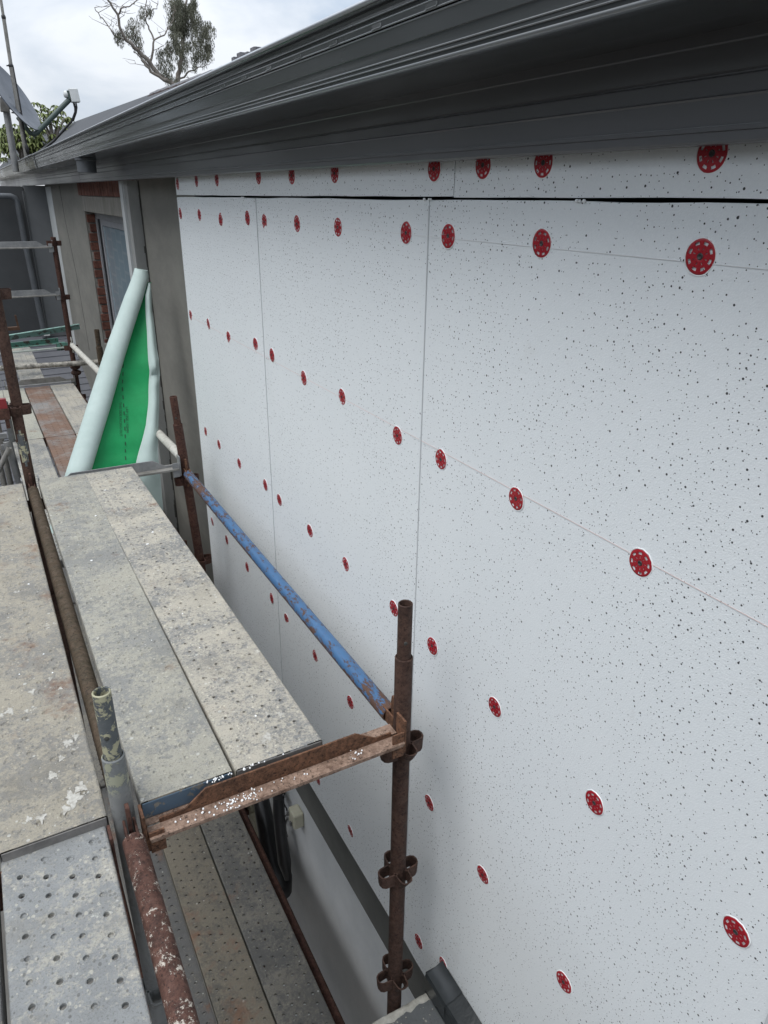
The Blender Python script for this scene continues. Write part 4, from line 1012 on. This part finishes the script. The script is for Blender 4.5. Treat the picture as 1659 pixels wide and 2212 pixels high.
loop((3.10, -3.32), .10, .11, .5, 6.4); loop((3.09, -3.22), .06, .05, 0, 6.3); loop((3.10, -3.21), .05, .07, 1, 6.0); loop((3.11, -3.20), .07, .045, 0, 6.28); loop((3.08, -3.19), .04, .05, 0, 6.28)
b.sphere((1.03, 3.09, -3.245), .028, 8, 6, (1, 1.6, .6))
put('coil', b, M['cable'], t)
b = MB(); b.sweep([(1.04, 3.08, -3.25), (1.045, 3.09, -3.40), (1.04, 3.05, -3.52), (1.04, 3.02, -3.56)], .004, 6); put('lead', b, M['cable_grey'], t)

# ================================================================ ROOFTOP: dish, masts
dsh = thing('satellite_dish', (.95, 9.5, .35), 'grey satellite dish with green arm and white twin converter on the eave', 'satellite dish')
# reflector: shallow offset bowl seen edge-on from below
ctr = Vector((.730, 9.5, .928)); nrm = Vector((.775, -.397, .491)).normalized(); ra = rb = .37
mj = nrm.cross(Vector((0, 0, 1))).normalized(); mn = nrm.cross(mj).normalized()
b = MB(); rs = []
for q in [1.0, .985, .9, .75, .55, .35, .15, .02]:
    dep = -.05 * (1 - q * q)
    rs.append([ctr + mj * ra * q * math.cos(a) + mn * rb * q * math.sin(a) + nrm * dep for a in [2 * math.pi * k / 40 for k in range(40)]])
back = [[p - nrm * .012 for p in r] for r in rs]
b.rings(list(reversed(rs)) + [[p - nrm * .012 for p in rs[0]]] + back[1:], True)
put('reflector', b, M['dish'], dsh, ang=60)
b = MB(); b.sweep([(1.285, 9.5, .925), (1.067, 9.5, .733), (.905, 9.5, .59), (.865, 9.5, .563), (.825, 9.5, .575), (.785, 9.52, .65), (.74, 9.6, .72)], [.026, .026, .026, .026, .024, .022, .02], 12); put('feed_arm', b, M['dish_arm'], dsh, ang=60)
b = MB(); b.obox((1.333, 9.5, .960), (1, 0, .06), (0, 1, 0), (-.1, 0, 1), (.045, .05, .066)); 
ln = put('converter', b, M['lnb'], dsh, smooth=False, bevel=.008)
b = MB(); b.obox((1.277, 9.5, .962), (1, 0, .06), (0, 1, 0), (-.1, 0, 1), (.014, .035, .042)); put('collar', b, M['dish_arm'], dsh, smooth=False, bevel=.006)
b = MB(); b.sweep([(1.268, 9.5, .965), (1.25, 9.5, .967), (1.238, 9.5, .969), (1.228, 9.5, .970)], [.034, .036, .034, .022], 14); put('feed_horn', b, M['lnb'], dsh, ang=50)
b = MB()
b.sweep([(1.317, 9.5, .897), (1.325, 9.5, .84), (1.319, 9.5, .80), (1.275, 9.52, .715), (1.215, 9.55, .656), (1.071, 9.6, .515), (.943, 9.7, .42), (.86, 9.8, .385)], .011, 8)
b.sweep([(1.340, 9.5, .899), (1.343, 9.5, .85), (1.329, 9.5, .80), (1.29, 9.52, .72)], .009, 8)
put('cable', b, M['cable'], dsh)
b = MB(); b.pipe((.648, 9.9, .20), (.660, 9.9, .84), .036, 18)
put('mount_post', b, M['galv'], dsh)
b = MB(); b.obox((.648, 9.87, .86), (1, 0, -.1), (0, 1, 0), (.1, 0, 1), (.045, .04, .07)); b.obox((.69, 9.87, .845), (1, 0, -.4), (0, 1, 0), (.4, 0, 1), (.05, .025, .018)); put('mount_clamp', b, M['galv_dirty'], dsh, smooth=False, bevel=.008)
ms = thing('antenna_mast', (.741, 9.6, .30), 'tall thin leaning antenna mast in front of the dish', 'mast')
b = MB(); b.sweep([(.741, 9.45, .25), (.748, 9.45, .75)], .018, 12); b.sweep([(.748, 9.45, .70), (.7485, 9.45, 1.19)], .022, 12); b.sweep([(.748, 9.45, 1.15), (.757, 9.45, 1.62)], .018, 12); b.sweep([(.756, 9.45, 1.60), (.77, 9.45, 2.3)], .014, 12)
put('mast_tube', b, M['galv_dirty'], ms, ang=60)
b = MB(); b.sphere((.748, 9.45, 1.187), .026, 10, 6); b.obox((.725, 9.45, 1.187), (1, 0, .1), (0, 1, 0), (0, 0, 1), (.02, .006, .006)); b.sphere((.748, 9.45, .745), .028, 10, 6, (1, 1, 1.2)); b.obox((.705, 9.45, .755), (1, 0, -.1), (0, 1, 0), (0, 0, 1), (.03, .006, .006))
b.sphere((.757, 9.45, 1.61), .022, 10, 6, (1, 1, 1.4)); put('mast_clamp', b, M['cable'], ms)
b = MB(); b.sweep([(.765, 9.44, 1.18), (.771, 9.44, .8), (.768, 9.44, .60), (.765, 9.44, .33)], .008, 6); b.sphere((.764, 9.44, .42), .022, 8, 6, (1, 1, 2.4)); put('mast_cable', b, M['cable'], ms)

# ================================================================ TREES
def leaves(b, cx, cy, cz, rx_, ry_, rz_, n, L0, W0, droop=.8, R_=rnd):
    for _ in range(n):
        while True:
            u = Vector((R_.uniform(-1, 1), R_.uniform(-1, 1), R_.uniform(-1, 1)))
            if u.length < 1: break
        p = Vector((cx + u.x * rx_, cy + u.y * ry_, cz + u.z * rz_))
        d_ = Vector((R_.gauss(0, .5), R_.gauss(0, .5), -droop - abs(R_.gauss(0, .5)))).normalized()
        s_ = d_.cross(Vector((R_.gauss(0, 1), R_.gauss(0, 1), R_.gauss(0, .3)))).normalized()
        l = L0 * R_.uniform(.6, 1.3); wv = W0 * R_.uniform(.6, 1.2)
        b.add([p, p + d_ * l * .45 + s_ * wv, p + d_ * l, p + d_ * l * .45 - s_ * wv], [(0, 1, 2, 3)])
gum = thing('gum_tree', (6.2, 24, -5.6), 'tall gum tree with bare forked limbs at left and a drooping dark crown at right', 'tree')
T = dict(main=[(6.9, 24, .5), (6.5, 24, 2.4), (6.153, 24, 2.864), (5.814, 24.1, 3.076), (5.554, 24.1, 3.393), (5.21, 24, 3.669), (5.027, 23.9, 3.802), (4.781, 23.8, 4.076), (4.739, 23.7, 4.388), (4.581, 23.7, 4.635), (4.459, 23.6, 4.74), (4.38, 23.6, 5.0)],
 l2=[(5.027, 23.9, 3.802), (4.84, 24.0, 3.885), (4.66, 24.2, 4.0), (4.60, 24.2, 4.12), (4.562, 24.3, 4.2), (4.436, 24.3, 4.38), (4.281, 24.3, 4.531), (4.26, 24.3, 4.60)],
 l3=[(4.753, 23.7, 4.389), (4.80, 23.6, 4.50), (4.871, 23.5, 4.546), (5.0, 23.5, 4.56), (5.132, 23.4, 4.622), (5.25, 23.4, 4.75), (5.379, 23.3, 4.794)],
 mid=[(5.554, 24.1, 3.393), (5.647, 24.0, 3.681), (5.706, 24.0, 3.94), (5.621, 24.1, 4.207), (5.578, 24.2, 4.45), (5.597, 24.2, 4.721), (5.663, 24.2, 5.0)],
 m2=[(5.706, 24.0, 3.94), (5.985, 23.9, 4.066), (6.15, 23.9, 4.25), (6.262, 23.8, 4.445), (6.314, 23.8, 4.8)],
 m3=[(5.58, 24.2, 4.45), (5.70, 24.3, 4.62), (5.95, 24.3, 4.75), (6.0, 24.3, 4.95)],
 right=[(6.30, 24.5, 1.5), (6.347, 24.5, 2.957), (6.508, 24.5, 3.339), (6.582, 24.5, 3.763), (6.682, 24.5, 4.157), (6.758, 24.5, 4.621), (6.882, 24.5, 5.1)],
 r2=[(6.36, 24.5, 3.05), (6.7, 24.4, 3.28), (7.0, 24.4, 3.42), (7.25, 24.3, 3.5)],
 low=[(5.542, 24.1, 3.289), (5.42, 24, 3.36), (5.325, 24, 3.45), (5.22, 24, 3.55), (5.10, 24, 3.60)],
 lowb=[(5.95, 24, 2.98), (5.6, 24, 3.12), (5.40, 24, 3.30), (5.30, 24, 3.44)])
RR = dict(main=(.085, .013), l2=(.026, .009), l3=(.022, .008), mid=(.034, .010), m2=(.022, .008), m3=(.02, .008), right=(.085, .03), r2=(.03, .01), low=(.035, .010), lowb=(.045, .03))
b = MB()
def knot(pts, j=.03):
    o_ = []
    for i in range(len(pts) - 1):
        a, c = Vector(pts[i]), Vector(pts[i + 1])
        o_.append(a)
        for t in (.33, .66): o_.append(a.lerp(c, t) + Vector((rnd.gauss(0, j), rnd.gauss(0, j), rnd.gauss(0, j))) * min(1, (c - a).length * 2))
    o_.append(Vector(pts[-1])); return o_
for k_, pts in T.items():
    kp = knot(pts); r0, r1 = RR[k_]; n = len(kp)
    b.sweep(kp, [r0 + (r1 - r0) * i / (n - 1) for i in range(n)], 7)
    # twigs
    for i in range(2, n):
        if rnd.random() < (.42 if k_ in ('mid', 'm2', 'l2', 'l3', 'right', 'main', 'm3') else .5) and kp[i].z > 3.1:
            d_ = Vector((rnd.gauss(0, 1), rnd.gauss(0, .6), rnd.uniform(-.2, 1))).normalized(); L_ = rnd.uniform(.12, .4); p = kp[i]; tp = [p]
            for s_ in range(4): p = p + d_ * L_ / 3 + Vector((rnd.gauss(0, .035), rnd.gauss(0, .03), rnd.gauss(0, .035))); tp.append(p)
            b.sweep(tp, [.009, .007, .006, .004, .003], 4)
            if rnd.random() < .6:
                q = tp[2]; b.sweep([q, q + Vector((rnd.gauss(0, .12), 0, rnd.uniform(0, .2))), q + Vector((rnd.gauss(0, .2), 0, rnd.uniform(.1, .3)))], [.008, .006, .003], 4)
put('trunk', b, M['bark'], gum, ang=60)
b = MB()
clumps = []
for _ in range(150):     # big right crown, ragged
    t_ = rnd.random(); z = 3.35 + t_ * 1.75
    hw = .52 if z < 3.9 else (.62 if z < 4.5 else .50 - (z - 4.5) * .3)
    cx = 6.72 + (.20 if z < 4.2 else .1) * .6 + rnd.uniform(-1, 1) * hw
    if z < 3.6 and rnd.random() < .55: continue
    clumps.append((cx, 24.4 + rnd.uniform(-.6, .6), z, rnd.uniform(.07, .15), rnd.uniform(.10, .24), 110))
for c_ in ((6.25, 4.85), (6.45, 4.95), (6.6, 4.9), (6.3, 4.65), (6.40, 4.35), (6.35, 3.9), (6.42, 4.05), (7.3, 4.2), (7.35, 3.9), (7.38, 4.05), (7.2, 3.7), (7.28, 4.45)): clumps.append((c_[0], 24.2, c_[1], .13, .18, 130))
for c_ in ((5.08, 4.15), (5.18, 4.3), (5.2, 4.0), (5.05, 3.98), (5.25, 4.12), (4.80, 3.88), (4.72, 3.98), (4.88, 4.02), (5.3, 3.9), (5.28, 3.75), (5.42, 4.4), (5.68, 4.65), (5.48, 4.6)): clumps.append((c_[0], 24.1, c_[1], rnd.uniform(.10, .15), .17, 150))
for c_ in ((5.85, 3.55), (5.95, 3.42), (6.0, 3.25), (6.08, 3.1), (5.8, 3.35), (6.15, 3.35), (5.92, 3.2), (6.12, 3.55), (6.2, 3.0), (6.02, 3.0), (5.85, 3.68), (5.98, 3.7)): clumps.append((c_[0], 24.1, c_[1], .12, .12, 130))
for c_ in clumps: leaves(b, c_[0], c_[1], c_[2], c_[3], c_[3] * 1.3, c_[4], c_[5], .085, .0085, 1.5)
put('crown', b, M['leaf_gum'], gum, smooth=False)
# leafy shrub-tree behind the dish
def leafy(name, lab, cx, y, z0, stems, nleaf, m, size=.13, seed=1):
    R_ = random.Random(seed)
    t = thing(name, (cx, y, -5.6), lab, 'tree', 'trees behind the roof')
    b = MB(); tips = []
    for (x0, zb, x1, z1) in stems:
        mid_ = Vector(((x0 + x1) / 2 + R_.gauss(0, .03), y + R_.gauss(0, .1), (zb + z1) / 2))
        b.sweep([(x0, y, zb), mid_, (x1, y + R_.gauss(0, .15), z1)], [.03, .02, .012], 6); tips.append(Vector((x1, y + R_.gauss(0, .1), z1)))
    b.sweep([(cx, y, -5.6), (cx + .02, y, stems[0][1])], .06, 8)
    put('trunk', b, M['bark'], t, ang=60)
    b = MB()
    for tp in tips:
        for _ in range(nleaf):
            p = tp + Vector((R_.gauss(0, .10), R_.gauss(0, .12), R_.gauss(0, .07)))
            a0 = R_.random() * 6.3
            for k in range(6):
                a = a0 + k * 1.05; d_ = Vector((math.cos(a) * .9, math.sin(a) * .9, -.75 + R_.gauss(0, .25))).normalized(); s_ = d_.cross(Vector((0, 0, 1))).normalized()
                l = size * R_.uniform(.7, 1.15); wv = l * .17
                b.add([p, p + d_ * l * .5 + s_ * wv + Vector((0, 0, .01)), p + d_ * l + Vector((0, 0, -.015)), p + d_ * l * .5 - s_ * wv + Vector((0, 0, .01))], [(0, 1, 2, 3)])
    put('crown', b, m, t, smooth=False)
leafy('umbrella_tree', 'slender tree with drooping bright leaf clusters just right of the dish', 1.75, 16, .6, [(1.76, .85, 1.62, 1.36), (1.76, .85, 1.80, 1.38), (1.80, .9, 1.93, 1.27), (1.76, .7, 1.56, 1.22), (1.80, .8, 1.99, 1.22), (1.76, .7, 1.74, 1.28), (1.82, .7, 1.86, 1.02), (1.80, .7, 1.76, .98)], 8, M['leaf_bright'], .12, 3)
leafy('umbrella_tree', 'low bushy bright green tree behind the dish and mast', 1.25, 16, .4, [(1.2, .3, .9 + .09 * k, .70 + .05 * (k % 4) + .02 * (k % 3)) for k in range(11)] + [(1.2, .3, .95 + .1 * k, .95 + .03 * (k % 3)) for k in range(6)], 13, M['leaf_bright'], .13, 5)
leafy('dark_tree', 'dark rounded tree at the far left edge above the roof', .72, 20, .5, [(.9, .4, .78 + .09 * k, .95 + .12 * (k % 3)) for k in range(6)] + [(.9, .4, .7 + .1 * k, 1.25 + .07 * (k % 2)) for k in range(3)], 34, M['leaf_dark'], .10, 8)

# ================================================================ UNSEEN PLOT added to block low sky on the scaffold's open side
nb = thing('sky_blocker_house', (-9, 3, -5.6), 'unseen brown brick house with dark tiled roof, added across the side yard to block low sky', 'house')
b = MB(); b.box(-13, -5.2, -9, 10, -5.6, -.4); put('wall', b, m_noisy('blocker_house_brick', (.12, .075, .055), (.18, .12, .09), 12, .95, .004, 60), nb, smooth=False)
b = MB(); b.rings([[(-4.6, y, -.40), (-4.6, y, -.25), (-9.1, y, 2.1), (-13.6, y, -.25), (-13.6, y, -.40)] for y in (-9.6, 10.6)], True, True, True); put('roof', b, M['roof'], nb, smooth=False)
for yy in (-6.5, -2.0, 3.0, 7.0):
    b = MB(); b.box(-5.22, -5.17, yy - .8, yy + .8, -3.6, -2.3); w_ = put('window', b, M['alu'], nb, smooth=False)
    b = MB(); b.box(-5.18, -5.165, yy - .72, yy + .72, -3.52, -2.38); put('pane', b, M['glass'], w_, smooth=False)
fe = thing('sky_blocker_fence', (-3.2, 2, -5.6), 'unseen weathered paling fence added along the side yard', 'fence')
b = MB()
for k in range(150): b.box(-3.22, -3.20, -9 + k * .125, -9 + k * .125 + .115, -5.6, -3.8 + rnd.uniform(-.01, .01))
put('palings', b, M['brown_wood'], fe, smooth=False, kind='stuff')
for k, (xx, yy, hh) in enumerate(((-4.1, -5.5, 1.9), (-4.2, -1.2, 1.4), (-4.0, 3.4, 1.9), (-4.3, 8.2, 2.9), (-4.2, 12.4, 3.2))):  # unseen trees added to block low sky and darken gutter reflections
    R_ = random.Random(90 + k)
    t = thing('sky_blocker_tree', (xx, yy, -5.6), ['unseen broad dark tree added beside the fence, nearest the back', 'unseen low tree added beside the fence, second along', 'unseen round tree added in the middle of the fence', 'unseen tallest tree added along the fence', 'unseen tree added at the far end of the fence'][k], 'tree', 'unseen trees added along the fence to block low sky')
    b = MB(); b.sweep([(xx, yy, -5.6), (xx + .1, yy, -3), (xx, yy + .1, -1)], [.14, .1, .06], 8); put('trunk', b, M['bark'], t, ang=60)
    b = MB()
    for _ in range(34): leaves(b, xx + R_.gauss(0, .5), yy + R_.gauss(0, .95), -1.8 + R_.uniform(0, 1) * (hh + 1.8), .5, .55, .5, 70, .20, .035, .5, R_)
    put('crown', b, M['leaf_dark'], t, smooth=False)

for k in range(7):       # unseen tall trees added out of frame to darken the gutter's reflections
    R_ = random.Random(130 + k); xx = -1.8 - k * 2.3; yy = 27 - k * 1.3 + R_.uniform(-1, 1); hh = 6.5 + R_.uniform(-1, 1.5)
    t = thing('gutter_shade_tree', (xx, yy, -5.6), ['unseen added tall dark tree nearest the left frame edge', 'unseen added tall dark tree second from the house wing', 'unseen added tall dark tree third from the house wing', 'unseen added tall dark tree in the middle of the rear row', 'unseen added tall dark tree fifth from the house wing', 'unseen added tall dark tree next to last in the rear row', 'unseen added tall dark tree at the outer end of the rear row'][k], 'tree', 'rear row of unseen trees added to darken the gutter')
    b = MB(); b.sweep([(xx, yy, -5.6), (xx + .2, yy, -1), (xx, yy, 3)], [.3, .22, .1], 8); put('trunk', b, M['bark'], t, ang=60)
    b = MB()
    for _ in range(40): leaves(b, xx + R_.gauss(0, .9), yy + R_.gauss(0, .9), -2 + R_.uniform(0, 1) * (hh + 1), .8, .8, .8, 50, .4, .09, .5, R_)
    put('crown', b, M['leaf_dark'], t, smooth=False)
